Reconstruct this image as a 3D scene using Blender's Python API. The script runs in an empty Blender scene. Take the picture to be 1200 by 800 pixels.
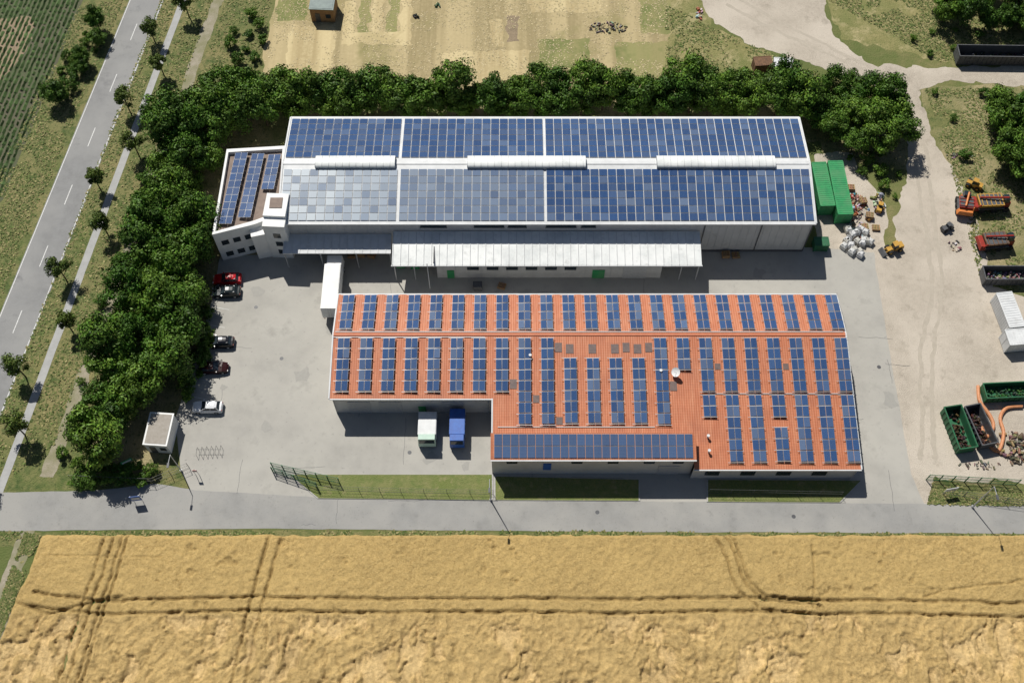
import bpy, math, random
import numpy as np
from mathutils import Vector, Matrix
from mathutils.geometry import tessellate_polygon
R=random.Random(7)
# ---------------------------------------------------------------- image pixel to ground helper
CAM_H=144.0; PITCH=math.radians(61.5); FOC=1270.0
def site(u,v,h=0.0):
    """image pixel coordinates, cast through the camera -> metres on the horizontal plane at height h"""
    x=(u-600)/FOC; y=(400-v)/FOC
    t=(CAM_H-h)/(math.sin(PITCH)-y*math.cos(PITCH))
    return (x*t, t*(math.cos(PITCH)+y*math.sin(PITCH)))
scene=bpy.context.scene
col=scene.collection
# ---------------------------------------------------------------- materials
def mixn(nt,fac,a,b,mode='MIX'):
    n=nt.nodes.new('ShaderNodeMix'); n.data_type='RGBA'; n.blend_type=mode
    for s,val in ((n.inputs[0],fac),(n.inputs[6],a),(n.inputs[7],b)):
        if isinstance(val,bpy.types.NodeSocket): nt.links.new(val,s)
        elif isinstance(val,(int,float)): s.default_value=val
        else: s.default_value=(*val,1) if len(val)==3 else val
    return n.outputs[2]
def mathn(nt,op,a,b=None,c=None):
    n=nt.nodes.new('ShaderNodeMath'); n.operation=op
    for i,val in enumerate((a,b,c)):
        if val is None: continue
        if isinstance(val,bpy.types.NodeSocket): nt.links.new(val,n.inputs[i])
        else: n.inputs[i].default_value=val
    return n.outputs[0]
def noise(nt,vec,scale,detail=4,rough=.6,lo=.35,hi=.65):
    n=nt.nodes.new('ShaderNodeTexNoise'); n.inputs['Scale'].default_value=scale
    n.inputs['Detail'].default_value=detail; n.inputs['Roughness'].default_value=rough
    nt.links.new(vec,n.inputs['Vector'])
    m=nt.nodes.new('ShaderNodeMapRange'); m.inputs[1].default_value=lo; m.inputs[2].default_value=hi
    nt.links.new(n.outputs['Fac'],m.inputs[0]); return m.outputs[0]
def stretch(nt,vec,sx,sy,sz=1,rz=0):
    m=nt.nodes.new('ShaderNodeMapping'); m.inputs['Scale'].default_value=(sx,sy,sz)
    m.inputs['Rotation'].default_value=(0,0,rz)
    nt.links.new(vec,m.inputs['Vector']); return m.outputs[0]
def base(name,rough=.8,metal=0,spec=.5):
    m=bpy.data.materials.new(name); m.use_nodes=True; nt=m.node_tree
    b=nt.nodes['Principled BSDF']; b.inputs['Roughness'].default_value=rough
    b.inputs['Metallic'].default_value=metal; b.inputs['Specular IOR Level'].default_value=spec
    g=nt.nodes.new('ShaderNodeNewGeometry')
    return m,nt,b,g.outputs['Position']
def surf(name,c1,c2=None,scale=1.5,c3=None,s3=.08,rough=.85,metal=0,spec=.3,bump=0,bs=8,attr=False,third=None,fourth=None):
    m,nt,b,pos=base(name,rough,metal,spec)
    if c2 is None: c2=tuple(x*.8 for x in c1)
    c=mixn(nt,noise(nt,pos,scale,4,.7),c1,c2)
    if c3: c=mixn(nt,noise(nt,pos,s3,4,.6,.42,.62),c,c3)
    if third: c=mixn(nt,noise(nt,pos,third[1],4,.7,third[2],third[3]),c,third[0])
    if fourth: c=mixn(nt,noise(nt,pos,fourth[1],3,.7,fourth[2],fourth[3]),c,fourth[0])
    if attr:
        a=nt.nodes.new('ShaderNodeAttribute'); a.attribute_name='Col'
        c=mixn(nt,1.0,c,a.outputs['Color'],'MULTIPLY')
    nt.links.new(c,b.inputs['Base Color'])
    if bump:
        n=nt.nodes.new('ShaderNodeTexNoise'); n.inputs['Scale'].default_value=bs; n.inputs['Detail'].default_value=4
        nt.links.new(pos,n.inputs['Vector'])
        bp=nt.nodes.new('ShaderNodeBump'); bp.inputs['Strength'].default_value=min(1,bump); bp.inputs['Distance'].default_value=.2
        nt.links.new(n.outputs['Fac'],bp.inputs['Height']); nt.links.new(bp.outputs[0],b.inputs['Normal'])
    return m
M={}
M['ground']=surf('grassland',(.12,.14,.04),(.20,.18,.075),.5,(.09,.12,.03),.04,bump=.8,bs=4)
M['verge']=surf('verge_grass',(.105,.135,.036),(.185,.18,.068),.7,(.23,.20,.085),.10,bump=.9,bs=5,third=((.065,.10,.025),.45,.48,.66),fourth=((.045,.07,.018),2.2,.54,.70))
M['drygrass']=surf('dry_grass',(.30,.26,.115),(.20,.19,.07),.5,(.17,.18,.06),.07,bump=.9,bs=5,third=((.40,.34,.18),.3,.5,.7),fourth=((.11,.13,.04),1.8,.56,.7))
M['lawn']=surf('lawn_grass',(.12,.155,.042),(.20,.20,.075),.9,(.14,.17,.045),.3,bump=.7,bs=6,third=((.24,.22,.10),.6,.55,.7))
M['scrub']=surf('scrub_soil',(.18,.175,.065),(.11,.13,.04),.6,(.31,.26,.14),.12,bump=.9,bs=4,fourth=((.06,.09,.025),1.2,.55,.7))
M['asphalt']=surf('road_asphalt',(.24,.24,.237),(.205,.205,.202),.6,(.27,.268,.26),.08,bump=.15,bs=25,third=((.17,.17,.17),.25,.58,.75))
M['asphalt2']=surf('lane_asphalt',(.28,.277,.264),(.245,.242,.23),.5,(.315,.307,.286),.12,bump=.15,bs=25,third=((.21,.206,.195),.5,.6,.8),fourth=((.18,.177,.168),4,.62,.75))
M['path']=surf('cycle_path_asphalt',(.38,.38,.37),(.32,.32,.31),.8,bump=.1,bs=20)
M['yard']=surf('yard_concrete',(.37,.355,.32),(.325,.313,.283),.35,(.40,.385,.345),.09,bump=.1,bs=15,third=((.27,.26,.235),.18,.58,.78),fourth=((.24,.232,.215),1.6,.62,.78))
M['gravel']=surf('gravel_ground',(.47,.415,.34),(.40,.35,.285),1.2,(.53,.47,.39),.09,bump=.7,bs=9,third=((.31,.27,.215),.35,.56,.78),fourth=((.28,.245,.19),5,.6,.72))
M['dirt']=surf('dirt_track',(.36,.32,.25),(.26,.23,.16),.9,(.22,.21,.12),.25,bump=.5,bs=8)
M['wheelrut']=surf('worn_gravel',(.44,.39,.32),(.39,.345,.28),1.0,bump=.5,bs=8)
M['soil']=surf('bare_soil',(.30,.23,.15),(.22,.17,.11),.8,bump=.8,bs=5)
M['kerb']=surf('kerb_concrete',(.42,.41,.39),(.33,.32,.30),3)
M['paint']=surf('road_paint',(.72,.72,.70),(.5,.5,.48),4)
M['white']=surf('white_render',(.78,.78,.76),(.70,.70,.68),.8,rough=.7)
M['whitemetal']=surf('white_metal',(.64,.65,.65),(.55,.56,.56),.7,rough=.5,third=((.45,.45,.44),.5,.58,.8))
M['alu']=surf('aluminium',(.50,.51,.52),(.42,.43,.44),3,rough=.45,metal=.3)
M['greywall']=surf('grey_cladding',(.50,.50,.49),(.44,.44,.43),.5,rough=.6,third=((.36,.355,.34),.8,.58,.8))
M['darkgrey']=surf('dark_grey_metal',(.10,.105,.11),(.07,.07,.075),2,rough=.5)
M['stain']=surf('oil_stain',(.29,.28,.255),(.32,.31,.28),2,rough=.7)
M['hatch']=surf('grey_rooflight',(.18,.13,.115),(.13,.10,.095),2,rough=.4)
M['black']=surf('black_rubber',(.02,.02,.02),(.03,.03,.03),3,rough=.8)
M['glass']=surf('window_glass',(.02,.03,.035),(.03,.04,.05),.5,rough=.08,spec=.5)
M['green']=surf('green_paint',(.035,.29,.10),(.03,.22,.085),1.5,(.07,.26,.11),.5,rough=.5)
M['dgreen']=surf('dark_green_paint',(.02,.14,.06),(.03,.10,.05),1.5,rough=.55,third=((.12,.08,.05),2,.6,.8))
M['shedroof']=surf('weathered_shed_roof',(.22,.27,.25),(.17,.21,.20),1.5,rough=.6)
M['orange']=surf('orange_paint',(.68,.22,.05),(.5,.17,.05),2,rough=.5)
M['yellow']=surf('yellow_paint',(.55,.31,.05),(.36,.21,.05),2,rough=.5)
M['red']=surf('red_paint',(.34,.035,.022),(.22,.03,.02),2,rough=.45)
M['blue']=surf('blue_paint',(.03,.12,.42),(.03,.09,.33),2,rough=.45)
M['rust']=surf('rusty_steel',(.20,.11,.06),(.10,.06,.04),2)
M['brown']=surf('brown_wood',(.32,.20,.10),(.22,.13,.07),3)
M['feltbrown']=surf('brown_roof_felt',(.25,.195,.16),(.20,.155,.13),1.2)
M['terra']=surf('terracotta_trim',(.50,.17,.085),(.42,.14,.07),2,rough=.6)
M['scrap']=surf('mixed_scrap',(.9,.9,.9),(.6,.6,.6),4,attr=True)
M['rooflt']=surf('translucent_sheet',(.72,.74,.72),(.60,.62,.61),.5,(.78,.79,.77),.3,rough=.4,third=((.50,.51,.49),.9,.56,.8))
M['lightg']=surf('pale_green_panel',(.45,.60,.50),(.4,.52,.45),2,rough=.5)
M['bark']=surf('bark',(.10,.075,.05),(.06,.045,.03),5)
def leafmat(name,c1,c2):
    m,nt,b,pos=base(name,.55,0,.2)
    a=nt.nodes.new('ShaderNodeAttribute'); a.attribute_name='Col'
    oi=nt.nodes.new('ShaderNodeObjectInfo')
    c=mixn(nt,mathn(nt,'MULTIPLY',oi.outputs['Random'],.8),c1,c2)
    c=mixn(nt,1.0,c,a.outputs['Color'],'MULTIPLY')
    nt.links.new(c,b.inputs['Base Color']); return m
M['leaf']=leafmat('leaf_foliage',(.046,.105,.014),(.11,.19,.026))
M['leaf2']=leafmat('roadside_leaf_foliage',(.075,.115,.024),(.115,.155,.034))
M['tuft']=surf('grass_blades',(1,1,1),(.8,.8,.8),2,attr=True)
def redroof():
    m,nt,b,pos=base('terracotta_roof_sheet',.55,0,.35)
    c=mixn(nt,noise(nt,pos,.5,4),(.53,.18,.085),(.44,.142,.066))
    c=mixn(nt,noise(nt,stretch(nt,pos,2.5,.25),1.0,4,.7,.45,.75),c,(.59,.25,.135))
    c=mixn(nt,noise(nt,pos,.22,4,.7,.52,.8),c,(.37,.13,.07))
    w=nt.nodes.new('ShaderNodeTexWave'); w.bands_direction='X'; w.inputs['Scale'].default_value=.95
    nt.links.new(pos,w.inputs['Vector'])
    c=mixn(nt,mathn(nt,'MULTIPLY',w.outputs['Fac'],.25),c,(.28,.095,.05))
    w2=nt.nodes.new('ShaderNodeTexWave'); w2.bands_direction='Y'; w2.inputs['Scale'].default_value=.8
    nt.links.new(pos,w2.inputs['Vector'])
    c=mixn(nt,mathn(nt,'MULTIPLY',mathn(nt,'POWER',w2.outputs['Fac'],8.),.3),c,(.26,.09,.045))
    nt.links.new(c,b.inputs['Base Color'])
    bp=nt.nodes.new('ShaderNodeBump'); bp.inputs['Strength'].default_value=.4; bp.inputs['Distance'].default_value=.05
    nt.links.new(w.outputs['Fac'],bp.inputs['Height']); nt.links.new(bp.outputs[0],b.inputs['Normal'])
    return m
M['redroof']=redroof()
def solar():
    m,nt,b,pos=base('solar_glass',.10,0,.4)
    uv=nt.nodes.new('ShaderNodeUVMap'); uv.uv_map='UVMap'
    s=nt.nodes.new('ShaderNodeSeparateXYZ'); nt.links.new(uv.outputs[0],s.inputs[0])
    a=nt.nodes.new('ShaderNodeAttribute'); a.attribute_name='Col'
    sa=nt.nodes.new('ShaderNodeSeparateColor'); nt.links.new(a.outputs['Color'],sa.inputs[0])
    def line(o):
        f=mathn(nt,'FRACT',o); d=mathn(nt,'ABSOLUTE',mathn(nt,'SUBTRACT',f,.5))
        return mathn(nt,'GREATER_THAN',d,.45)
    l=mathn(nt,'MAXIMUM',line(s.outputs[0]),line(s.outputs[1]))
    c=mixn(nt,sa.outputs[1],(.011,.042,.135),(.020,.070,.20))
    c=mixn(nt,mathn(nt,'MULTIPLY',l,.28),c,(.28,.38,.50))
    c=mixn(nt,sa.outputs[0],c,(.47,.53,.55))  # red channel blends in the pale glare colour painted per module
    nt.links.new(c,b.inputs['Base Color'])
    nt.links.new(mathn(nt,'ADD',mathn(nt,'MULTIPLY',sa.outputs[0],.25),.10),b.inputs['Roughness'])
    return m
M['solar']=solar()
def wheatmat():
    m,nt,b,pos=base('ripe_wheat',.85,0,.1)
    a=nt.nodes.new('ShaderNodeAttribute'); a.attribute_name='Col'
    c=mixn(nt,noise(nt,pos,2.6,5,.8,.38,.64),(.60,.425,.175),(.40,.27,.10))
    c=mixn(nt,mathn(nt,'MULTIPLY',noise(nt,pos,.12,4),.6),c,(.53,.375,.15))
    c=mixn(nt,noise(nt,pos,5.,3,.8,.56,.76),c,(.23,.15,.06))
    c=mixn(nt,1.0,c,a.outputs['Color'],'MULTIPLY')
    nt.links.new(c,b.inputs['Base Color'])
    n=nt.nodes.new('ShaderNodeTexNoise'); n.inputs['Scale'].default_value=4; n.inputs['Detail'].default_value=5; n.inputs['Roughness'].default_value=.8
    nt.links.new(pos,n.inputs['Vector'])
    bp=nt.nodes.new('ShaderNodeBump'); bp.inputs['Strength'].default_value=.9; bp.inputs['Distance'].default_value=.3
    nt.links.new(n.outputs['Fac'],bp.inputs['Height']); nt.links.new(bp.outputs[0],b.inputs['Normal'])
    return m
M['wheat']=wheatmat()
def stubble(name,ca,cb,cg,rz,sc,gl,gh,amt=.7):
    m,nt,b,pos=base(name,.9,0,.1)
    c=mixn(nt,noise(nt,pos,1.6,5,.75),ca,cb)
    st=noise(nt,stretch(nt,pos,sc,.04,1,rz),1.0,3,.6)
    c=mixn(nt,mathn(nt,'MULTIPLY',st,amt),c,cb)
    st2=noise(nt,stretch(nt,pos,.25,.012,1,rz),1.0,2,.5,.45,.6)
    c=mixn(nt,mathn(nt,'MULTIPLY',st2,.55),c,tuple(q*1.2 for q in ca))
    c=mixn(nt,noise(nt,pos,.06,5,.7,gl,gh),c,cg)
    nt.links.new(c,b.inputs['Base Color']); return m
M['stubble']=stubble('stubble_field',(.44,.36,.205),(.29,.235,.125),(.25,.225,.10),0,1.3,.52,.68,.9)
M['straw']=stubble('straw_plot',(.54,.45,.26),(.38,.30,.16),(.45,.37,.2),0,1.5,.5,.6,.9)
M['plotgreen']=stubble('green_plot',(.22,.22,.09),(.29,.255,.12),(.16,.18,.065),0,1.3,.5,.6)
M['crop']=surf('field_soil',(.11,.105,.065),(.085,.085,.05),.8,(.08,.10,.045),.1,bump=.6,bs=6)
# ---------------------------------------------------------------- mesh builder
class MB:
    def __init__(s): s.v=[];s.f=[];s.m=[];s.c=[]; s.uv={}
    def add(s,vs,fs,mat=0,c=(1,1,1)):
        o=len(s.v); s.v+= [tuple(x) for x in vs]; s.c+=[c]*len(vs)
        for f in fs: s.f.append(tuple(i+o for i in f)); s.m.append(mat)
    def hexa(s,b,t,mat=0,c=(1,1,1)):
        s.add(list(b)+list(t),[(3,2,1,0),(4,5,6,7),(0,1,5,4),(1,2,6,5),(2,3,7,6),(3,0,4,7)],mat,c)
    def box(s,cx,cy,z0,sx,sy,h,rz=0,mat=0,tp=1.0,c=(1,1,1)):
        ca,sa=math.cos(rz),math.sin(rz)
        def q(k,z): return [(cx+ca*x*k-sa*y*k,cy+sa*x*k+ca*y*k,z) for x,y in ((-sx/2,-sy/2),(sx/2,-sy/2),(sx/2,sy/2),(-sx/2,sy/2))]
        s.hexa(q(1,z0),q(tp,z0+h),mat,c)
    def slab(s,p,th,mat=0,c=(1,1,1)):
        s.hexa([(a,b,z-th) for a,b,z in p],p,mat,c)
    def prism(s,pts,z0,z1,mat=0,c=(1,1,1)):
        n=len(pts); vs=[(x,y,z0) for x,y in pts]+[(x,y,z1) for x,y in pts]
        s.add(vs,[tuple(range(n))[::-1],tuple(range(n,2*n))]+[(i,(i+1)%n,n+(i+1)%n,n+i) for i in range(n)],mat,c)
    def cyl(s,p0,p1,r0,r1=None,n=10,mat=0,c=(1,1,1)):
        r1=r0 if r1 is None else r1
        p0=Vector(p0);p1=Vector(p1);d=(p1-p0).normalized()
        a=d.orthogonal().normalized(); b=d.cross(a)
        vs=[]
        for p,r in((p0,r0),(p1,r1)):
            for i in range(n):
                t=2*math.pi*i/n; vs.append(p+a*r*math.cos(t)+b*r*math.sin(t))
        s.add(vs,[tuple(range(n))[::-1],tuple(range(n,2*n))]+[(i,(i+1)%n,n+(i+1)%n,n+i) for i in range(n)],mat,c)
    def tube(s,pts,r,n=8,mat=0):
        for a,b in zip(pts[:-1],pts[1:]): s.cyl(a,b,r,r,n,mat)
    def blob(s,c,r,mat=0,rnd=None,colr=(1,1,1),jit=.15,ns=8,nr=5):
        rnd=rnd or R; vs=[]; 
        for i in range(nr+1):
            ph=math.pi*i/nr
            for j in range(ns):
                th=2*math.pi*j/ns; k=1+rnd.uniform(-jit,jit)
                vs.append((c[0]+r[0]*k*math.sin(ph)*math.cos(th),c[1]+r[1]*k*math.sin(ph)*math.sin(th),c[2]-r[2]*math.cos(ph)))
        fs=[]
        for i in range(nr):
            for j in range(ns):
                a=i*ns+j;b=i*ns+(j+1)%ns; fs.append((a,b,b+ns,a+ns))
        s.add(vs,fs,mat,colr)
    def obj(s,name,mats,parent=None,loc=(0,0,0),rz=0,bevel=0,smooth=False):
        me=bpy.data.meshes.new(name); me.from_pydata(s.v,[],s.f)
        for m in mats: me.materials.append(M[m] if isinstance(m,str) else m)
        me.polygons.foreach_set('material_index',s.m)
        ca=me.color_attributes.new('Col','FLOAT_COLOR','POINT')
        arr=np.ones((len(s.v),4),dtype=np.float32); arr[:,:3]=np.array(s.c,dtype=np.float32); ca.data.foreach_set('color',arr.ravel())
        if s.uv:
            ul=me.uv_layers.new(name='UVMap')
            for fi,uvs in s.uv.items():
                for k,li in enumerate(me.polygons[fi].loop_indices): ul.data[li].uv=uvs[k]
        if smooth: me.polygons.foreach_set('use_smooth',[True]*len(me.polygons))
        me.update()
        o=bpy.data.objects.new(name,me); col.objects.link(o); o.location=loc; o.rotation_euler=(0,0,rz)
        if parent: o.parent=parent
        if bevel:
            b=o.modifiers.new('bevel','BEVEL'); b.width=bevel; b.segments=2; b.limit_method='ANGLE'
        return o
def empty(name):
    o=bpy.data.objects.new(name,None); col.objects.link(o); return o
def vnoise(x,y,seed=0):
    xi=np.floor(x).astype(np.int64); yi=np.floor(y).astype(np.int64); xf=x-xi; yf=y-yi
    def h(a,b):
        n=(a*374761393+b*668265263+seed*982451653)&0x7fffffff
        n=((n^(n>>13))*1274126177)&0x7fffffff
        return ((n^(n>>16))&0xffff)/65535.0
    u=xf*xf*(3-2*xf); w=yf*yf*(3-2*yf)
    return (h(xi,yi)*(1-u)+h(xi+1,yi)*u)*(1-w)+(h(xi,yi+1)*(1-u)+h(xi+1,yi+1)*u)*w
def fbm(x,y,seed=0,o=4):
    r=0;a=.5;t=0
    for i in range(o):
        r=r+a*vnoise(x*2**i,y*2**i,seed+i); t+=a; a*=.55
    return r/t
# ---------------------------------------------------------------- ground sheets
def sheet(name,pts,z,mat,jag=.35,step=.6,uvp=True,seed=0):
    P=[site(*p) for p in pts] if uvp else list(pts)
    out=[]
    for i in range(len(P)):
        a=Vector(P[i]);b=Vector(P[(i+1)%len(P)]); L=(b-a).length
        if jag==0: out.append(tuple(a)); continue
        n=max(1,min(400,int(L/step)))
        for k in range(n): out.append(tuple(a.lerp(b,k/n)))
    if jag:
        A=np.array(out); dx=(fbm(A[:,0]*.45,A[:,1]*.45,seed+3)-.5)*2*jag*1.6; dy=(fbm(A[:,0]*.45+50,A[:,1]*.45,seed+9)-.5)*2*jag*1.6
        out=list(zip(A[:,0]+dx,A[:,1]+dy))
    vs=[Vector((x,y,z)) for x,y in out]
    tris=tessellate_polygon([vs])
    me=bpy.data.meshes.new(name)
    fs=[]
    for t in tris:
        a,b,c=[vs[i] for i in t]
        fs.append(tuple(t) if (b-a).cross(c-a).z>0 else tuple(t)[::-1])
    me.from_pydata(vs,[],fs); me.materials.append(M[mat])
    o=bpy.data.objects.new(name,me); col.objects.link(o); return o
def inside(p,poly):
    x,y=p; c=False; n=len(poly); j=n-1
    for i in range(n):
        xi,yi=poly[i];xj,yj=poly[j]
        if (yi>y)!=(yj>y) and x<(xj-xi)*(y-yi)/(yj-yi)+xi: c=not c
        j=i
    return c
g=MB(); g.add([(-1500,-800,0),(1500,-800,0),(1500,2500,0),(-1500,2500,0)],[(0,1,2,3)]); g.obj('ground',['ground'])
sheet('crop_field',[(-260,-260),(175,-200),(92,14),(4,232),(-260,560)],.004,'crop',.15)
sheet('bare_field_patch',[(-60,20),(40,22),(30,60),(-40,150)],.008,'soil',.8)
sheet('stubble_field',[(400,-260),(322,0),(302,100),(790,112),(785,0),(770,-260)],.004,'stubble',.5)
k=0
for u0,u1,v0,v1,mt in ((405,418,2,50,'straw'),(424,436,-10,50,'plotgreen'),(440,452,-10,52,'straw'),(458,470,-30,40,'plotgreen'),(474,486,-30,54,'straw'),(410,480,38,52,'straw'),(500,560,-60,80,'stubble'),(575,590,22,54,'straw'),(594,608,20,50,'soil'),(620,700,-80,14,'straw'),(630,690,45,80,'plotgreen'),(340,395,30,90,'straw'),(720,780,50,98,'plotgreen'),(745,783,-60,40,'plotgreen'),(520,620,60,96,'straw'),(330,365,-30,25,'plotgreen')):
    k+=1; a=(u0-600)*.0005
    sheet('field_plot',[(u0,v0),(u1,v0),(u1+a*(v1-v0),v1),(u0+a*(v1-v0),v1)],.006+.0002*k,mt,.6,.5,seed=k*3)
sheet('dry_meadow',[(770,-260),(785,0),(780,112),(930,110),(1060,130),(1060,90),(960,90),(830,30),(830,-260)],.0105,'drygrass',.8)
sheet('rough_meadow',[(960,-160),(968,0),(985,45),(1110,72),(1500,70),(1500,-160)],.006,'drygrass',.8,seed=4)
sheet('rough_pasture',[(1080,100),(1500,95),(1500,700),(1075,600),(1075,300)],.006,'scrub',.6,seed=8)
sheet('road_verge',[(430,-320),(300,0),(270,100),(330,150),(330,300),(200,300),(215,575),(-300,575),(-300,900),(-460,900),(-200,700),(4,236),(96,12),(175,-320)],.008,'verge',.3)
sheet('tree_belt_floor',[(200,100),(930,110),(1065,130),(1068,200),(970,190),(960,165),(335,165),(330,300),(258,310),(225,470),(200,545),(90,560),(130,430),(160,280)],.0125,'scrub',.6,seed=2)
sheet('gravel_yard',[(815,-260),(822,0),(830,22),(880,52),(960,76),(1020,95),(1050,122),(1064,170),(1058,230),(1046,290),(1020,296),(1035,400),(1068,560),(1085,596),(1110,560),(1400,585),(1400,350),(1200,348),(1165,335),(1142,260),(1115,200),(1088,150),(1080,106),(1110,97),(1200,99),(1500,105),(1500,76),(1200,74),(1110,80),(1015,76),(975,42),(964,0),(930,-260)],.0145,'gravel',.7)
sheet('scrub_patch',[(1095,560),(1200,575),(1300,590),(1300,596),(1088,592)],.0165,'verge',.3)
sheet('storage_yard',[(955,180),(1000,180),(1010,200),(1040,245),(1036,300),(955,300)],.0165,'gravel',.5,seed=5)
for pl,sd in (([(1068,130),(1078,220),(1092,330),(1078,420),(1080,540)],1),([(1078,130),(1090,220),(1104,330),(1092,420),(1096,540)],2),([(850,5),(930,45),(1020,84),(1066,130)],3),([(868,0),(945,42),(1030,84),(1074,122)],4)):
    P=[Vector(site(*p)) for p in pl]; L_=[];Rr=[]
    for i,p in enumerate(P):
        d=(P[min(i+1,len(P)-1)]-P[max(0,i-1)]).normalized(); n=Vector((-d.y,d.x))*.32; L_.append(tuple(p+n));Rr.append(tuple(p-n))
    sheet('wheel_track',L_+Rr[::-1],.0185+.0004*sd,'wheelrut',.4,.7,False,seed=sd)
def strip(u0,v0,u1,v1,half,ext0,ext1):
    a=Vector(site(u0,v0));b=Vector(site(u1,v1));d=(b-a).normalized();n=Vector((-d.y,d.x))
    a=a-d*ext0;b=b+d*ext1
    return [tuple(a+n*half),tuple(b+n*half),tuple(b-n*half),tuple(a-n*half)],d,n,a,b
pts,_,_,_,_=strip(255,0,55,560,.95,60,0); sheet('dirt_track',pts,.0165,'dirt',.35,.6,False)
sheet('dirt_track',[(22,620),(46,612),(28,660),(14,710),(-15,800),(-60,800),(-5,700)],.0185,'dirt',.3)
rp,rd,rn,ra,rb=strip(172,0,10,403,3.15,90,110); sheet('main_road',rp,.022,'asphalt',.05,1.5,False)
bp_,_,_,_,_=strip(213,5,5,560,.6,90,3); sheet('cycle_path',bp_,.022,'path',.04,1.5,False)
sheet('concrete_yard',[(258,300),(250,345),(238,390),(222,440),(205,490),(212,552),(228,582),(1086,597),(1068,555),(1040,400),(1024,296),(960,290),(560,290)],.024,'yard',.12,1)
sheet('service_road',[(-120,568),(0,577),(120,574),(180,566),(230,574),(400,584),(800,588),(1090,590),(1500,598),(1500,626),(1200,625),(600,622),(300,619),(0,622),(-160,622)],.028,'asphalt2',.08,1)
def island(name,pts):
    P=[site(*p) for p in pts]
    m=MB(); m.prism(P,0,.12); m.obj(name+'_kerb',['kerb'])
    c=Vector((sum(p[0] for p in P)/len(P),sum(p[1] for p in P)/len(P)))
    Q=[]
    for b in P:
        b=Vector(b); Q.append(tuple(b+(c-b).normalized()*.2))
    sheet(name,Q,.126,'lawn',0,uvp=False)
island('front_lawn',[(338,556),(578,556),(578,586),(372,584)])
island('front_lawn',[(579,558),(750,562),(750,587),(579,586)])
island('front_lawn',[(828,562),(1010,563),(985,589),(828,588)])
sheet('field_margin',[(-200,624),(0,624),(300,621),(600,624),(1500,628),(1500,640),(-200,640)],.0105,'verge',.15,seed=6)
def croprows():
    P=[site(*p) for p in [(-260,-200),(165,-200),(90,18),(2,230),(-200,420)]]
    d=(Vector(site(4,230))-Vector(site(92,14))).normalized(); n=Vector((-d.y,d.x)); o=Vector(site(92,14)); V=[];C=[];rng=random.Random(5)
    if n.x>0: n=-n
    for r_ in range(1,110):
        s=-120
        while s<70:
            c=o+n*(r_*.85)+d*s
            if c.x>-125 and inside(c,P) and rng.random()<.93:
                h=rng.uniform(.18,.4); w=rng.uniform(.16,.36); l=.62; j=n*rng.uniform(-.06,.06); c=c+j
                a,b=c-d*l*.5,c+d*l*.5
                V+=[(*(a-n*w),.01),(*(b-n*w),.01),(*b,h),(*a,h),(*(a+n*w),.01),(*(b+n*w),.01)]; q=rng.uniform(.7,1.25); C+=[(.08*q,.135*q,.042*q)]*6
            s+=.62
    m=MB(); m.v=V; m.c=C
    for i in range(len(V)//6):
        k=i*6; m.f+=[(k,k+1,k+2,k+3),(k+3,k+2,k+5,k+4)]; m.m+=[0,0]
    m.obj('crop_rows',['tuft'])
croprows()
mk=MB()
def mark(a,b,w,z=.0325):
    a=Vector(a);b=Vector(b);d=(b-a).normalized();n=Vector((-d.y,d.x))*w/2
    mk.add([(*(a+n),z),(*(a-n),z),(*(b-n),z),(*(b+n),z)],[(0,1,2,3)])
L=(rb-ra).length; k=0
while k<L:
    mark(ra+rd*k,ra+rd*(k+4),.14); k+=12
for s in(-1,1): mark(ra+rn*s*2.95,rb+rn*s*2.95,.13)
for i in range(9):
    a=site(262-i*5,318+i*21); mark(a,(a[0]+2.2,a[1]-2.2*0.2),.07)
mk.obj('road_markings',['paint'])
cr=MB()
for i in range(40):
    u,v=R.uniform(240,1050),R.uniform(335,618); x,y=site(u,v)
    a=R.choice([0,math.pi/2])+R.uniform(-.08,.08); l=R.uniform(2,8)
    pp=[Vector((x,y))]; 
    for k in range(8): pp.append(pp[-1]+Vector((math.cos(a),math.sin(a)))*l/8+Vector((R.uniform(-.12,.12),R.uniform(-.12,.12))))
    for p,q in zip(pp[:-1],pp[1:]):
        d=(q-p).normalized();n=Vector((-d.y,d.x))*.022
        cr.add([(*(p+n),.0345),(*(p-n),.0345),(*(q-n),.0345),(*(q+n),.0345)],[(0,1,2,3)])
for u,v in ((330,420),(1030,430),(300,360),(700,600),(930,605),(480,530)):
    x,y=site(u,v); cr.add([(x+.3*math.cos(t*.524),y+.3*math.sin(t*.524),.0365) for t in range(12)],[tuple(range(12))])
cr.obj('yard_crack_sealing',['darkgrey'])
for i,(u,v,r_) in enumerate(((258,372,.9),(262,455,.7),(386,385,1.1),(355,440,1.4),(505,535,1.2),(1040,470,1.5),(310,500,1.0),(545,545,.8),(300,340,1.2),(890,320,1.2))):
    x,y=site(u,v); sheet('oil_stain',[(x+r_*math.cos(t)*R.uniform(.4,1.2),y+r_*math.sin(t)*R.uniform(.4,1.2)) for t in np.linspace(0,5.6,9)],.0355+.0001*i,'stain',.4,.25,False,seed=i)
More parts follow.
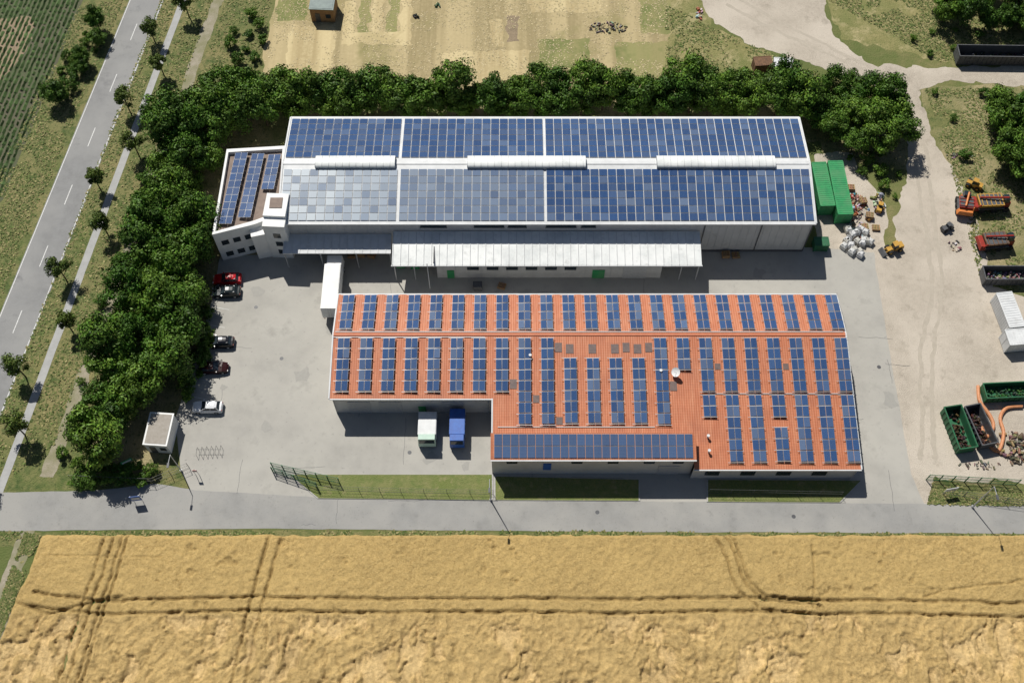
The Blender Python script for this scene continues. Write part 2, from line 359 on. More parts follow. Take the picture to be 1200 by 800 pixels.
# ---------------------------------------------------------------- wheat field
def wheat():
    st=.16; X0,X1,Y0=-96,96,14
    y_edge=site(600,627)[1]
    xs=np.arange(X0,X1,st); ys=np.arange(Y0,y_edge+.01,st)
    X,Y=np.meshgrid(xs,ys); nx,ny=len(xs),len(ys)
    Hh=.75+.12*fbm(X*.3,Y*.3,1)+.26*(fbm(X*1.7,Y*1.7,5,3)-.5)
    C=np.ones((ny,nx,3))
    C*=(.86+.28*fbm(X*1.4,Y*1.4,71,3))[...,None]
    C*=(.9+.2*fbm(X*.1,Y*.1,73,3))[...,None]
    ymid=site(600,716)[1]
    near=np.clip((ymid-Y)/1.2,0,1)
    wx=X+3*(fbm(X*.15,Y*.15,21)-.5); wy=Y+4*(fbm(X*.2,Y*.2,22)-.5)
    l1=fbm(wx*.20,wy*.16,11,5); l2=fbm(wx*.9,wy*.5,17,4)
    mask=np.clip((l1-.515)/.05,0,1)*near*np.clip((l2-.36)/.12,0,1)
    rid=1-np.abs(fbm(wx*.7,wy*.4,31,4)-.5)*2
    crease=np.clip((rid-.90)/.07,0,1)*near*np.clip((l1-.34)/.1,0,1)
    spots=np.clip((fbm(X*.8,Y*.8,41,3)-.72)/.05,0,1)*(1-near)*np.clip((fbm(X*.07,Y*.07,43,2)-.45)/.1,0,1)
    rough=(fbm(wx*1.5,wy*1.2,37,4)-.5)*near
    comb=fbm(wx*3.5,wy*.8,91,3)-.5      # combed, flattened straw
    Hh=Hh-.42*mask-.2*crease-.2*spots+.6*rough*(1-.7*mask)+.25*comb*mask
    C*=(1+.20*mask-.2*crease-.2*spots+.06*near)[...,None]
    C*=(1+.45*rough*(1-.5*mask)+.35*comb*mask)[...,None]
    C[...,2]*=1+.14*mask+.05*near
    C[...,1]*=1+.02*mask
    def track(pts,offs,w=.2,dep=.5,dark=.40):
        nonlocal Hh,C
        P=[np.array(site(*p)) for p in pts]; D=np.full(X.shape,9.)
        wob=.45*(fbm(X*.5,Y*.5,51)-.5)
        for a,b in zip(P[:-1],P[1:]):
            d=b-a; l=np.hypot(*d); d=d/l
            t=(X-a[0])*d[0]+(Y-a[1])*d[1]; s=(X-a[0])*-d[1]+(Y-a[1])*d[0]+wob
            ov=np.maximum(0,np.maximum(-t,t-l))
            for o in offs: D=np.minimum(D,np.hypot(s-o,ov))
        ww=w*(.6+.8*fbm(X*.7,Y*.7,59,3))
        m=np.clip((ww*1.3-D)/(ww*.6),0,1)*np.clip(.1+1.3*fbm(X*1.1,Y*1.1,57,3),0,1)
        m=np.clip(m,0,1)
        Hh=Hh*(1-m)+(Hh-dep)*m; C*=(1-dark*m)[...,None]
    track([(326,622),(306,690),(296,730),(274,830)],(-.85,.85))
    track([(140,622),(124,675),(104,730),(75,830)],(-1.5,-.3,.9,1.6),.16)
    track([(40,703),(120,713),(210,711),(300,708),(450,711),(600,710),(730,712),(860,709),(960,712),(1080,713),(1400,722)],(-.9,.9),.21)
    track([(20,706),(60,720),(120,704),(145,700)],(0,),.18,.4)
    track([(838,622),(852,640),(860,665),(870,690),(892,708),(960,714)],(-.8,0.5,1.1),.18)
    track([(950,640),(953,675),(951,712)],(0,),.12,.3,.3)
    track([(1080,700),(1120,690),(1180,684),(1250,672)],(0,),.12,.3,.25)
    track([(190,655),(60,652)],(0,),.1,.2,.15)
    e=np.clip((y_edge-Y)/.5,0,1)
    ba=np.array(site(50,628)); bb_=np.array(site(-5,765)); bd=(bb_-ba)/np.hypot(*(bb_-ba))
    sd=-((X-ba[0])*bd[1]-(Y-ba[1])*bd[0]); sgn=1 if -((0-ba[0])*bd[1]-(30-ba[1])*bd[0])>0 else -1
    sd=sd*sgn+.8*(fbm(X*.3,Y*.3,77)-.5)
    e=e*np.clip(sd/.5,0,1)
    Hh=Hh*(.1+.9*e)
    Yj=Y+np.where(Y>y_edge-.3,(fbm(X*.8,Y*0,61)-.5)*.5,0)
    V=np.stack([X,Yj,Hh],-1).reshape(-1,3)
    ii=np.arange((ny-1)*(nx-1)); r=ii//(nx-1); c=ii%(nx-1); a=r*nx+c
    F=np.stack([a,a+1,a+nx+1,a+nx],1)
    F=F[sd.reshape(-1)[F].min(1)>0]
    used=np.unique(F); remap=np.zeros(len(V),np.int64); remap[used]=np.arange(len(used)); F=remap[F]; V=V[used]; CC=C.reshape(-1,3)[used]
    me=bpy.data.meshes.new('wheat_field'); me.vertices.add(len(V)); me.vertices.foreach_set('co',V.astype(np.float32).ravel())
    me.loops.add(F.size); me.loops.foreach_set('vertex_index',F.astype(np.int32).ravel())
    me.polygons.add(len(F)); me.polygons.foreach_set('loop_start',(np.arange(len(F))*4).astype(np.int32))
    me.update(calc_edges=True)
    ca=me.color_attributes.new('Col','FLOAT_COLOR','POINT')
    A=np.ones((len(V),4),np.float32); A[:,:3]=CC; ca.data.foreach_set('color',A.ravel())
    me.materials.append(M['wheat']); o=bpy.data.objects.new('wheat_field',me); col.objects.link(o)
wheat()
# ---------------------------------------------------------------- solar helper
def modules(mb,o,ex,ey,nc,nr,w,h,gx,gy,glare_tint=lambda x:0,cu=6,cv=10,tilt=.008,th=.04,ins=.965):
    o=Vector(o);ex=Vector(ex).normalized();ey=Vector(ey).normalized();n=ex.cross(ey).normalized()
    if n.z<0:n=-n
    for i in range(nc):
        for j in range(nr):
            p=o+ex*(i*(w+gx))+ey*(j*(h+gy))
            q=[p,p+ex*w,p+ex*w+ey*h,p+ey*h]
            if (q[1]-q[0]).cross(q[2]-q[0]).dot(n)<0: q=[q[0],q[3],q[2],q[1]]; sw=True
            else: sw=False
            mb.hexa([x-n*th for x in q],q,0)
            c=sum(q,Vector())/4
            ta,tb=R.gauss(0,tilt),R.gauss(0,tilt)
            gq=[c+(x-c)*ins+n*(.012+abs(tilt)*1.2+ta*((x-c).dot(ex))+tb*((x-c).dot(ey))) for x in q]
            d=glare_tint(c.x); 
            mb.add(gq,[(0,1,2,3)],1,(max(0,min(1,d)),R.uniform(0,.8)**1.5,0))
            mb.uv[len(mb.f)-1]=[(0,0),(cu,0),(cu,cv),(0,cv)] if not sw else [(0,0),(0,cv),(cu,cv),(cu,0)]
# ---------------------------------------------------------------- BACK WAREHOUSE
bw=empty('warehouse_building')
XL,XR,YF,YB,YR=-35.6,46.2,94.2,114.8,104.5; ZE,ZR=8.0,9.5
w=MB()
w.add([(XL+.2,YF+.3,0),(XR-.2,YF+.3,0),(XR-.2,YF+.3,ZE-.1),(XL+.2,YF+.3,ZE-.1)],[(0,1,2,3)])
w.add([(XR-.2,YF+.3,0),(XR-.2,YB-.3,0),(XR-.2,YB-.3,ZE-.1),(XR-.2,YR,ZR-.1),(XR-.2,YF+.3,ZE-.1)],[(0,1,2,3,4)])
w.add([(XL+.2,YF+.3,0),(XL+.2,YB-.3,0),(XL+.2,YB-.3,ZE-.1),(XL+.2,YR,ZR-.1),(XL+.2,YF+.3,ZE-.1)],[(4,3,2,1,0)])
w.add([(XL+.2,YB-.3,0),(XR-.2,YB-.3,0),(XR-.2,YB-.3,ZE-.1),(XL+.2,YB-.3,ZE-.1)],[(3,2,1,0)])
w.obj('walls',['greywall'],bw)
w=MB()
for i in range(int((XR-XL)/1.15)):
    x=XL+.7+i*1.15; w.box(x,YF+.28,.1,.05,.04,ZE-.5,0,0)
for x in (29.5,38.2,45.9): w.box(x,YF+.22,0,.14,.12,ZE-.2,0,1)
w.box((XL+XR)/2,YF+.2,.0,XR-XL-.6,.12,.35,0,1)
w.obj('cladding_joints',['alu','darkgrey'],bw)
w=MB()
w.slab([(XL,YF,ZE),(XR,YF,ZE),(XR,YR,ZR),(XL,YR,ZR)],.16)
w.slab([(XL,YR,ZR),(XR,YR,ZR),(XR,YB,ZE),(XL,YB,ZE)],.16)
w.box((XL+XR)/2,YF-.09,ZE-.2,XR-XL,.16,.2); w.box((XL+XR)/2,YB+.09,ZE-.2,XR-XL,.16,.2)
for x in (XL+.02,XR-.02):
    w.slab([(x-.12,YF,ZE+.1),(x+.12,YF,ZE+.1),(x+.12,YR,ZR+.1),(x-.12,YR,ZR+.1)],.1)
    w.slab([(x-.12,YR,ZR+.1),(x+.12,YR,ZR+.1),(x+.12,YB,ZE+.1),(x-.12,YB,ZE+.1)],.1)
w.box((XL+XR)/2,YR,ZR-.02,XR-XL,.5,.08)
w.obj('roof',['whitemetal'],bw)
pv=MB(); sl=math.atan2(ZR-ZE,YR-YF); cs,sn=math.cos(sl),math.sin(sl)
def glare_tint(x):  # reflected glare painted into module colour, paler towards the left end
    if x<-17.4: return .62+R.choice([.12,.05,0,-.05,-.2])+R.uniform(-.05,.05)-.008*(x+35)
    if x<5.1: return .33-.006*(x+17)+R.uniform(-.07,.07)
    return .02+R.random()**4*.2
def seg(x0,x1,n):
    w_=(x1-x0)/n
    modules(pv,(x0,YR-1.15,ZR-1.15*sn/cs+.14),(1,0,0),(0,-cs,-sn),n,7,w_-.08,1.19,.08,.08,glare_tint,6,6,.003)
    modules(pv,(x0,YR+1.15,ZR-1.15*sn/cs+.14),(1,0,0),(0,cs,-sn),n,7,w_-.08,1.19,.08,.08,lambda x:.03+R.random()**3*.12,6,6,.003)
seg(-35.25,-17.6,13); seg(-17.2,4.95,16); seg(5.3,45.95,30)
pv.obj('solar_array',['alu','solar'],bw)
w=MB()
for x0,x1 in ((-30.4,-18.1),(-6.9,11.4),(22.4,40.7)):
    zb=ZR-.15; yw=1.15
    w.prism([(x0,YR-yw),(x1,YR-yw),(x1,YR+yw),(x0,YR+yw)],zb-.1,zb+.45,0)
    n=10; prev=None
    for k in range(n+1):
        t=math.pi*k/n; y=YR-yw*math.cos(t)*.97; z=zb+.45+.45*math.sin(t)
        if prev: w.add([(x0,prev[0],prev[1]),(x1,prev[0],prev[1]),(x1,y,z),(x0,y,z)],[(0,1,2,3)],1)
        prev=(y,z)
    w.add([(x0,YR-yw*math.cos(math.pi*k/n)*.97,zb+.45+.45*math.sin(math.pi*k/n)) for k in range(n+1)],[tuple(range(n+1))],0)
    w.add([(x1,YR-yw*math.cos(math.pi*k/n)*.97,zb+.45+.45*math.sin(math.pi*k/n)) for k in range(n+1)],[tuple(range(n+1))[::-1]],0)
    x=x0
    while x<x1:
        for k in range(n): 
            t0=math.pi*k/n;t1=math.pi*(k+1)/n
            w.cyl((x,YR-yw*math.cos(t0)*.99,zb+.46+.46*math.sin(t0)),(x,YR-yw*math.cos(t1)*.99,zb+.46+.46*math.sin(t1)),.035,.035,4,0)
        x+=1.05
w.obj('ridge_skylights',['alu','rooflt'],bw)
w=MB()
for a,b in ((-5.8,-1.2),(-.6,2.2),(5.2,9.8),(10.6,12.8),(-14,-10)):
    w.box((a+b)/2,YF+.26,6.6,b-a,.1,.8,0,0); w.box((a+b)/2,YF+.24,6.5,b-a+.2,.12,.08,0,1)
w.obj('windows',['glass','darkgrey'],bw)
AY=89.2
w=MB(); xa,xb=-11.6,23.1
w.prism([(xa,AY+.3),(xb,AY+.3),(xb,YF+.25),(xa,YF+.25)],0,4.35)
w.obj('annex_walls',['greywall'],bw)
w=MB()
w.slab([(-18.3,AY-.3,4.6),(28.9,AY-.3,4.6),(28.9,YF+.2,5.6),(-18.3,YF+.2,5.6)],.12,0)
x=-18.2
while x<28.9:
    w.slab([(x-.05,AY-.32,4.67),(x+.05,AY-.32,4.67),(x+.05,YF,5.67),(x-.05,YF,5.67)],.06,1); x+=1.18
w.box(5.3,AY-.38,4.36,47.4,.14,.22,0,1); w.box(-11.9,(AY+YF)/2-.1,4.9,.16,5.2,.25,0,2)
w.obj('canopy_roof',['rooflt','whitemetal','darkgrey'],bw)
w=MB()
for x in (-18,-15,26,28.6): w.cyl((x,AY,0),(x,AY,4.5),.09)
w.obj('canopy_posts',['alu'],bw)
w=MB()
w.box(13.4,AY+.24,0,1.9,.1,2.3,0,0); w.box(-9.5,AY+.24,0,1.1,.1,2.2,0,0)
for x in range(-6,12,3): w.box(x,AY+.24,2.4,1.8,.1,.8,0,1)
w.box(19,AY+.24,0,3.6,.1,3.6,0,2)
for x in range(-11,23,2): w.box(x+.3,AY+.26,.1,.05,.06,4.1,0,2)
w.obj('doors',['green','glass','alu'],bw)
w=MB()
w.slab([(-35.2,91.2,4.3),(-18.6,91.2,4.3),(-18.6,YF+.2,4.9),(-35.2,YF+.2,4.9)],.14,0)
for x in np.arange(-35,-18.6,1.2): w.slab([(x-.04,91.18,4.36),(x+.04,91.18,4.36),(x+.04,YF,4.95),(x-.04,YF,4.95)],.05,0)
for x in (-35,-29.5,-24,-18.8): w.cyl((x,91.4,0),(x,91.4,4.2),.08,mat=1)
w.box(-24,YF+.2,0,3.6,.1,3.6,0,2); w.box(-30,YF+.2,0,3.6,.1,3.6,0,2)
w.obj('loading_canopy',['whitemetal','alu','darkgrey'],bw)
# ---------------------------------------------------------------- office annex
of=empty('office_building'); h=7.0
A=[site(266,176,h),site(334,172,h),(XL+.15,YF+2.2),site(298,264,h),site(249,276,h)]
w=MB(); w.prism(A,0,h-.4,0)
cx=sum(p[0] for p in A)/5; cy=sum(p[1] for p in A)/5
n=len(A)
for i in range(n):
    a=Vector(A[i]);b=Vector(A[(i+1)%n]);c=Vector((cx,cy))
    ai=a+(c-a).normalized()*.7; bi=b+(c-b).normalized()*.7
    w.hexa([(*a,h-.41),(*b,h-.41),(*bi,h-.41),(*ai,h-.41)],[(*a,h+.25),(*b,h+.25),(*bi,h+.25),(*ai,h+.25)],0)
w.obj('walls',['white'],of)
sheet_pts=[tuple(Vector(p)+(Vector((cx,cy))-Vector(p)).normalized()*.3) for p in A]
w=MB(); w.add([(*p,h-.38) for p in sheet_pts],[tuple(range(n))[::-1]],0); o=w.obj('flat_roof',['feltbrown'],of)
pv=MB()
e0=Vector(site(283,180,h+.5));e1=Vector(site(263,266,h+.5));ed=(e1-e0).normalized();px=Vector((-ed.y,ed.x))
if px.x<0: px=-px
for kx,ln in ((-1.1,10),(1.55,9),(4.2,5)):
    o=e0+px*kx+ed*(-.4)
    modules(pv,(o.x,o.y,h+.12),(px.x,px.y,.10),(ed.x,ed.y,0),2,ln,.98,1.32,.04,.05,lambda x:.03,6,10,.006)
pv.obj('solar_array',['alu','solar'],of)
w=MB()
w.box(-35.9,96.2,0,3.4,6.0,8.6,math.radians(-3),0); w.box(-35.9,96.9,8.6,3.4,4.2,.5,math.radians(-3),0); w.box(-35.9,97.2,9.1,1.9,1.9,.1,0,1)
w.box(-38.6,94.6,0,3.2,2.6,6.2,math.radians(14),0)
w.obj('stair_tower',['white','feltbrown'],of)
w=MB()
for z in (1.2,3.4,5.6): w.box(-35.9,93.18,z,1.1,.08,1.1,math.radians(-3),0)
fa=Vector(A[4]);fb=Vector(A[3]);fd=(fb-fa).normalized();fn=Vector((fd.y,-fd.x))
for z in (.9,4.0):
    for t in (.22,.5,.78):
        c=fa.lerp(fb,t)+fn*.03; w.box(c.x,c.y,z,1.1,.08,1.1,math.atan2(fd.y,fd.x),0)
la=Vector(A[4]);lb=Vector(A[0]);ld=(lb-la).normalized();ln_=Vector((-ld.y,ld.x))
for z in (.9,4.0):
    for t in (.1,.3,.5,.7,.9):
        c=la.lerp(lb,t)+ln_*.03; w.box(c.x,c.y,z,1.4,.08,1.3,math.atan2(ld.y,ld.x),0)
w.obj('windows',['glass'],of)
# ---------------------------------------------------------------- FRONT HALL
fh=empty('production_hall'); x0,x1,xm,xs=-25.9,48.3,-2.8,25.2
def zf(y): return 6.7-.135*(75.7-y) if y<=75.7 else 6.7-.173*(y-75.7)
w=MB(); d=.14
def wall(p): w.add(p,[tuple(range(len(p)))])
wall([(x0+.3,82.9,0),(x0+.3,66.4,0),(x0+.3,66.4,zf(66.4)-d),(x0+.3,75.7,6.7-d),(x0+.3,82.9,zf(82.9)-d)])
wall([(x0+.3,66.4,0),(xm+.3,66.4,0),(xm+.3,66.4,zf(66.4)-d),(x0+.3,66.4,zf(66.4)-d)])
wall([(xm+.3,66.4,0),(xm+.3,60,0),(xm+.3,60,zf(60)-d),(xm+.3,66.4,zf(66.4)-d)])
wall([(xs,56.2,0),(x1-.3,56.2,0),(x1-.3,56.2,zf(56.2)-d),(xs,56.2,zf(56.2)-d)])
wall([(x1-.3,56.2,0),(x1-.3,82.9,0),(x1-.3,82.9,zf(82.9)-d),(x1-.3,75.7,6.7-d),(x1-.3,56.2,zf(56.2)-d)])
wall([(x1-.3,82.9,0),(x0+.3,82.9,0),(x0+.3,82.9,zf(82.9)-d),(x1-.3,82.9,zf(82.9)-d)])
w.hexa([(xm,56.9,0),(xs,56.9,0),(xs,60.1,0),(xm,60.1,0)],[(xm,56.9,5.45),(xs,56.9,5.45),(xs,60.1,6.25),(xm,60.1,6.25)])
w.obj('walls',['greywall'],fh)
w=MB()
w.slab([(x0,75.7,6.7),(x1,75.7,6.7),(x1,83.2,zf(83.2)),(x0,83.2,zf(83.2))],.12)
w.slab([(x0,66.05,zf(66.05)),(xm,66.05,zf(66.05)),(xm,75.7,6.7),(x0,75.7,6.7)],.12)
w.slab([(xm,60.0,zf(60)),(xs,60.0,zf(60)),(xs,75.7,6.7),(xm,75.7,6.7)],.12)
w.slab([(xs,55.9,zf(55.9)),(x1,55.9,zf(55.9)),(x1,75.7,6.7),(xs,75.7,6.7)],.12)
w.slab([(xm-.15,56.7,5.55),(xs+.15,56.7,5.55),(xs+.15,60.35,6.42),(xm-.15,60.35,6.42)],.12)
w.obj('roof',['redroof'],fh)
w=MB()
w.box((x0+x1)/2,75.7,6.68,x1-x0+.04,.42,.10,0,0)
w.box((x0+xm)/2,65.97,zf(66)-.16,xm-x0,.16,.16,0,1); w.box((xs+x1)/2,55.8,zf(55.9)-.16,x1-xs,.16,.18,0,1)
w.box((x0+x1)/2,83.3,zf(83.2)-.16,x1-x0,.16,.16,0,1); w.box((xm+xs)/2,56.6,5.35,xs-xm+.3,.16,.2,0,1)
for x in (x0,x1):
    w.slab([(x-.1,75.7,6.8),(x+.1,75.7,6.8),(x+.1,83.2,zf(83.2)+.1),(x-.1,83.2,zf(83.2)+.1)],.2,1)
    ye=66.05 if x==x0 else 55.9
    w.slab([(x-.1,ye,zf(ye)+.1),(x+.1,ye,zf(ye)+.1),(x+.1,75.7,6.8),(x-.1,75.7,6.8)],.2,1)
w.slab([(xm-.1,60.4,zf(60.4)+.1),(xm+.1,60.4,zf(60.4)+.1),(xm+.1,66.05,zf(66.05)+.1),(xm-.1,66.05,zf(66.05)+.1)],.2,1)
w.box((x0+x1)/2,76.15,zf(76.15)+.06,x1-x0-.6,.10,.07,0,1)
w.box((x0-3.0)/2-.5,75.25,zf(75.25)+.06,22,.08,.07,0,1)
w.box((xs+x1)/2+1,66.75,zf(66.75)+.06,x1-xs-3,.08,.07,0,1); w.box(9,61.9,zf(61.9)+.06,22,.08,.07,0,1)
w.obj('roof_trim',['terra','whitemetal'],fh)
pv=MB(); sup=MB()
X=[-24.2+3.25*i for i in range(23)]
def rack(i,ytop,n,back=False):
    x=X[i]; mw,mh=.84,1.50
    tl=R.uniform(.05,.09)
    y0=ytop; ey=(0,-1,.173) if back else (0,-1,-.135); z=zf(y0)
    modules(pv,(x-mw-.02,y0,z+.36),(1,0,tl),ey,2,n,mw,mh,.06,.12,lambda q:.02+R.random()**4*.15,6,10,.01,.04,.955)
    for k in range(n+1):
        y=y0-k*(mh+.12)+.06; zz=zf(y)
        sup.cyl((x-1.2,y,zz+.30),(x+1.1,y,zz+.38),.04,.04,5)
        sup.cyl((x-.85,y+.02,zz+.02),(x-.85,y+.02,zz+.30),.03,.03,4); sup.cyl((x+.85,y+.02,zz+.02),(x+.85,y+.02,zz+.36),.03,.03,4)
for i in range(23): rack(i,82.85,4,True)
for i in range(8): rack(i,74.95,5)
for i in (8,9,14): rack(i,74.95,8)
for i in (10,11,12,13): rack(i,71.9,6)
rack(15,74.95,3); 
for i in range(16,23): rack(i,74.95,5)
rack(16,66.4,2)
for i in (17,18,20,21,22): rack(i,66.4,6)
rack(19,66.4,2); rack(19,61.7,3)
nn=24; ww=(xs-xm-.6)/nn; an=math.atan2(.87,3.65)
modules(pv,(xm+.35,60.15,6.42+.05),(1,0,0),(0,-math.cos(an),-math.sin(an)),nn,2,ww-.07,1.62,.07,.07,lambda x:.10,6,8,.006)
pv.obj('solar_array',['alu','solar'],fh); sup.obj('panel_supports',['alu'],fh)
w=MB()
def rl(x,y,sx=1.0,sy=1.4,mat=0):
    w.slab([(x-sx/2,y-sy/2,zf(y-sy/2)+.06),(x+sx/2,y-sy/2,zf(y-sy/2)+.06),(x+sx/2,y+sy/2,zf(y+sy/2)+.06),(x-sx/2,y+sy/2,zf(y+sy/2)+.06)],.08,mat)
for i in (9,12,13): rl(X[i]+1.62,73.7)
for i in (10,11,12,13): rl(X[i],73.5,1.1,1.4)
rl(X[14]+1.62,67.9); rl(X[7]+1.62,68.2); rl(X[9]+1.6,62.8,.9,1.1); rl(X[8]+1.62,66.0,.9,1.1)
for i in (16,19): rl(X[i]+1.62,70.8,.8,.9)
w.obj('rooflights',['hatch'],fh)
w=MB()
for x,y,hh in ((21.2,70.0,.5),(2.6,72.3,.5),(27.3,58.3,.7),(27.3,60.4,.7)):
    w.cyl((x,y,zf(y)),(x,y,zf(y)+hh),.14); w.cyl((x,y,zf(y)+hh),(x,y,zf(y)+hh+.1),.22)
w.obj('roof_vents',['whitemetal'],fh)
w=MB()
dx,dy=23.3,69.6; dz=zf(dy)
w.cyl((dx,dy,dz),(dx,dy,dz+.9),.05,.05,6)
nrm=Vector((-.55,-.35,.75)).normalized(); aa=nrm.orthogonal().normalized(); bb=nrm.cross(aa); c0=Vector((dx,dy-.05,dz+.92)); rings=[]
for r_ in (.01,.25,.5,.68):
    for k in range(16):
        t=2*math.pi*k/16; rings.append(c0+aa*r_*math.cos(t)+bb*r_*math.sin(t)+nrm*(r_*r_*.35))
fs=[(i*16+k,i*16+(k+1)%16,(i+1)*16+(k+1)%16,(i+1)*16+k) for i in range(3) for k in range(16)]
w.add(rings,fs); w.cyl(c0,c0+nrm*.7,.03,.03,5); w.obj('satellite_dish',['white'],fh)
w=MB()
for x in (-22,-17.5,-8.5): w.box(x,66.37,0,3.2,.1,3.6,0,1)
w.box(-13,66.36,0,1.1,.1,2.1,0,0)
for i in range(22): w.box(x0+.8+i*1.05,66.37,3.7,.05,.06,1.5,0,1)
for x in (4.9,): w.box(x,56.84,1.6,1.1,.1,2.2,0,2)
for x in (0,9,14,19,23): w.box(x,56.85,3.9,1.5,.1,.7,0,3)
for x in (28,33,38,43): w.box(x,56.15,1.3,2,.1,1.2,0,3)
w.box(22,56.84,0,3,.1,3,0,1)
w.obj('doors_and_windows',['green','alu','blue','glass'],fh)
w=MB()
for x in (-25.5,-3.4,47.9): 
    y=66.3 if x<0 else 56.1; w.cyl((x,y-.05,0),(x,y-.05,zf(y)-.15),.06)
w.obj('downpipes',['alu'],fh)
# ---------------------------------------------------------------- trees
def unit(rng,n):
    a=rng.normal(size=(n,3)); return a/np.linalg.norm(a,axis=1)[:,None]
def tree_mesh(name,h,r,trunk,seed,ncl,nlf,lf,mat,tr=.16):
    rng=np.random.default_rng(seed); V=[];C=[]
    ch=h-trunk; zc=trunk+ch*.5
    mbt=MB()
    mbt.cyl((0,0,0),(0,0,trunk+ch*.45),tr,tr*.5,7,0)
    for k in range(ncl):
        while True:
            p=rng.uniform(-1,1,3)
            if np.linalg.norm(p)<1 : break
        f=rng.uniform(.55,.9)/max(.25,np.linalg.norm(p)); 
        if k%5: p=p*f
        if k%3==0: p[2]=abs(p[2])
        c=np.array([p[0]*r*.85,p[1]*r*.85,zc+p[2]*ch*.42])
        rc=r*rng.uniform(.22,.42); br=rng.uniform(.62,1.35)
        if k<7: mbt.cyl((0,0,trunk*.8+k*.2),tuple(c),tr*.4,tr*.12,5,0)
        n=int(nlf/ncl*rng.uniform(.7,1.3)); d=unit(rng,n); d[:,2]=np.abs(d[:,2])*.85+d[:,2]*.15
        pos=c+d*rc*rng.uniform(.45,1.18,(n,1))*np.array([1,1,.85])
        nr=d+unit(rng,n)*.6; nr/=np.linalg.norm(nr,axis=1)[:,None]
        t=np.cross(nr,unit(rng,n)); t/=np.linalg.norm(t,axis=1)[:,None]; b=np.cross(nr,t)
        s=lf*rng.uniform(.6,1.3,(n,1))
        q=np.stack([pos-t*s,pos-b*s*.55,pos+t*s,pos+b*s*.55],1); V.append(q.reshape(-1,3))
        cc=br*rng.uniform(.75,1.25,(n,1))*np.array([1,1,1]); cc=cc*np.concatenate([rng.uniform(.85,1.15,(n,1)),np.ones((n,1)),rng.uniform(.7,1.1,(n,1))],1)
        C.append(np.repeat(cc,4,axis=0))
    V=np.concatenate(V);C=np.concatenate(C); o=len(mbt.v)
    nf=len(V)//4
    vs=mbt.v+[tuple(x) for x in V.tolist()]
    fs=mbt.f+[(o+4*i,o+4*i+1,o+4*i+2,o+4*i+3) for i in range(nf)]
    me=bpy.data.meshes.new(name); me.from_pydata(vs,[],fs)
    me.materials.append(M['bark']); me.materials.append(M[mat])
    me.polygons.foreach_set('material_index',[0]*len(mbt.f)+[1]*nf)
    ca=me.color_attributes.new('Col','FLOAT_COLOR','POINT'); A_=np.ones((len(vs),4),np.float32); A_[o:,:3]=C; ca.data.foreach_set('color',A_.ravel())
    me.update(); return me
belt=[tree_mesh('belt_tree_%d'%i,h_,r_,1.2,100+i,32,5800,.22,'leaf') for i,(h_,r_) in enumerate([(8,3.4),(9.5,3.9),(7,2.9),(8.6,3.2),(6.4,3.3)])]
road=[tree_mesh('road_tree_%d'%i,h_,r_,1.6,200+i,20,2600,.16,'leaf2',.11) for i,(h_,r_) in enumerate([(5.2,1.85),(5.8,2.05),(4.7,1.7)])]
bush=[tree_mesh('bush_%d'%i,h_,r_,.1,300+i,14,1100,.16,'leaf',.05) for i,(h_,r_) in enumerate([(2.0,1.5),(1.5,1.2),(2.6,1.7)])]
KEEP=[(*site(186,503),3.6),(*site(378,6),4),(*site(905,84),4.2)]
def place(name,me,x,y,s=1,sz=None):
    o=bpy.data.objects.new(name,me); col.objects.link(o); o.location=(x,y,0); o.rotation_euler=(0,0,R.uniform(0,6.28))
    o.scale=(s,s,(sz or s)); return o
def fill(poly,sp,meshes,name,smin=.8,smax=1.15,h=0,tries=3000):
    P=[site(u,v,h) for u,v in poly]; xs_=[p[0] for p in P]; ys_=[p[1] for p in P]; got=[]
    for _ in range(tries):
        p=(R.uniform(min(xs_),max(xs_)),R.uniform(min(ys_),max(ys_)))
        if any(math.hypot(p[0]-k[0],p[1]-k[1])<k[2] for k in KEEP): continue
        if inside(p,P) and all((p[0]-q[0])**2+(p[1]-q[1])**2>sp*sp for q in got):
            got.append(p); s=R.uniform(smin,smax); place(name,R.choice(meshes),p[0],p[1],s,s*R.uniform(.85,1.15))
fill([(245,112),(380,120),(560,122),(760,112),(850,114),(930,122),(930,138),(560,142),(340,144),(262,160)],2.7,belt,'deciduous_tree',.85,1.12)
fill([(930,122),(1000,114),(1050,138),(1056,184),(985,186),(950,150)],2.8,belt,'deciduous_tree',.7,1.0)
fill([(205,150),(262,140),(268,170),(244,225),(246,290),(232,330),(228,390),(218,445),(180,470),(160,500),(150,540),(120,548),(112,500),(120,440),(150,380),(168,300),(196,240),(198,190)],2.9,belt,'deciduous_tree',.75,1.15)
fill([(1095,5),(1190,-10),(1290,-20),(1290,40),(1140,45),(1105,30)],3.1,belt,'deciduous_tree',.6,.9)
fill([(1158,135),(1290,120),(1290,225),(1210,240),(1175,210)],3.0,belt,'deciduous_tree',.8,1.1)
fill([(82,62),(118,30),(118,55),(92,100),(68,128),(64,112)],1.6,bush+[belt[2]],'roadside_shrub',.5,.9)
fill([(95,548),(180,545),(182,566),(92,568)],1.6,bush,'hedge_shrub',.7,1.1)
fill([(236,370),(250,366),(246,400),(236,440),(222,470),(214,455),(226,420)],1.7,bush,'hedge_shrub',.7,1.2)
fill([(270,40),(300,10),(312,60),(300,100),(262,100)],2.6,bush,'wild_shrub',.5,1.1)
fill([(1085,110),(1150,110),(1180,180),(1130,190)],5,bush,'wild_shrub',.4,.9)
fill([(1120,30),(1180,60),(1080,66),(1060,50)],4,bush,'wild_shrub',.4,.9)
fill([(150,250),(190,180),(175,270),(110,430),(82,540),(70,540),(100,430)],3.2,bush,'wild_shrub',.35,1.0)
fill([(985,185),(1040,180),(1055,200),(1052,240),(1020,215)],2.6,bush,'wild_shrub',.4,.9)
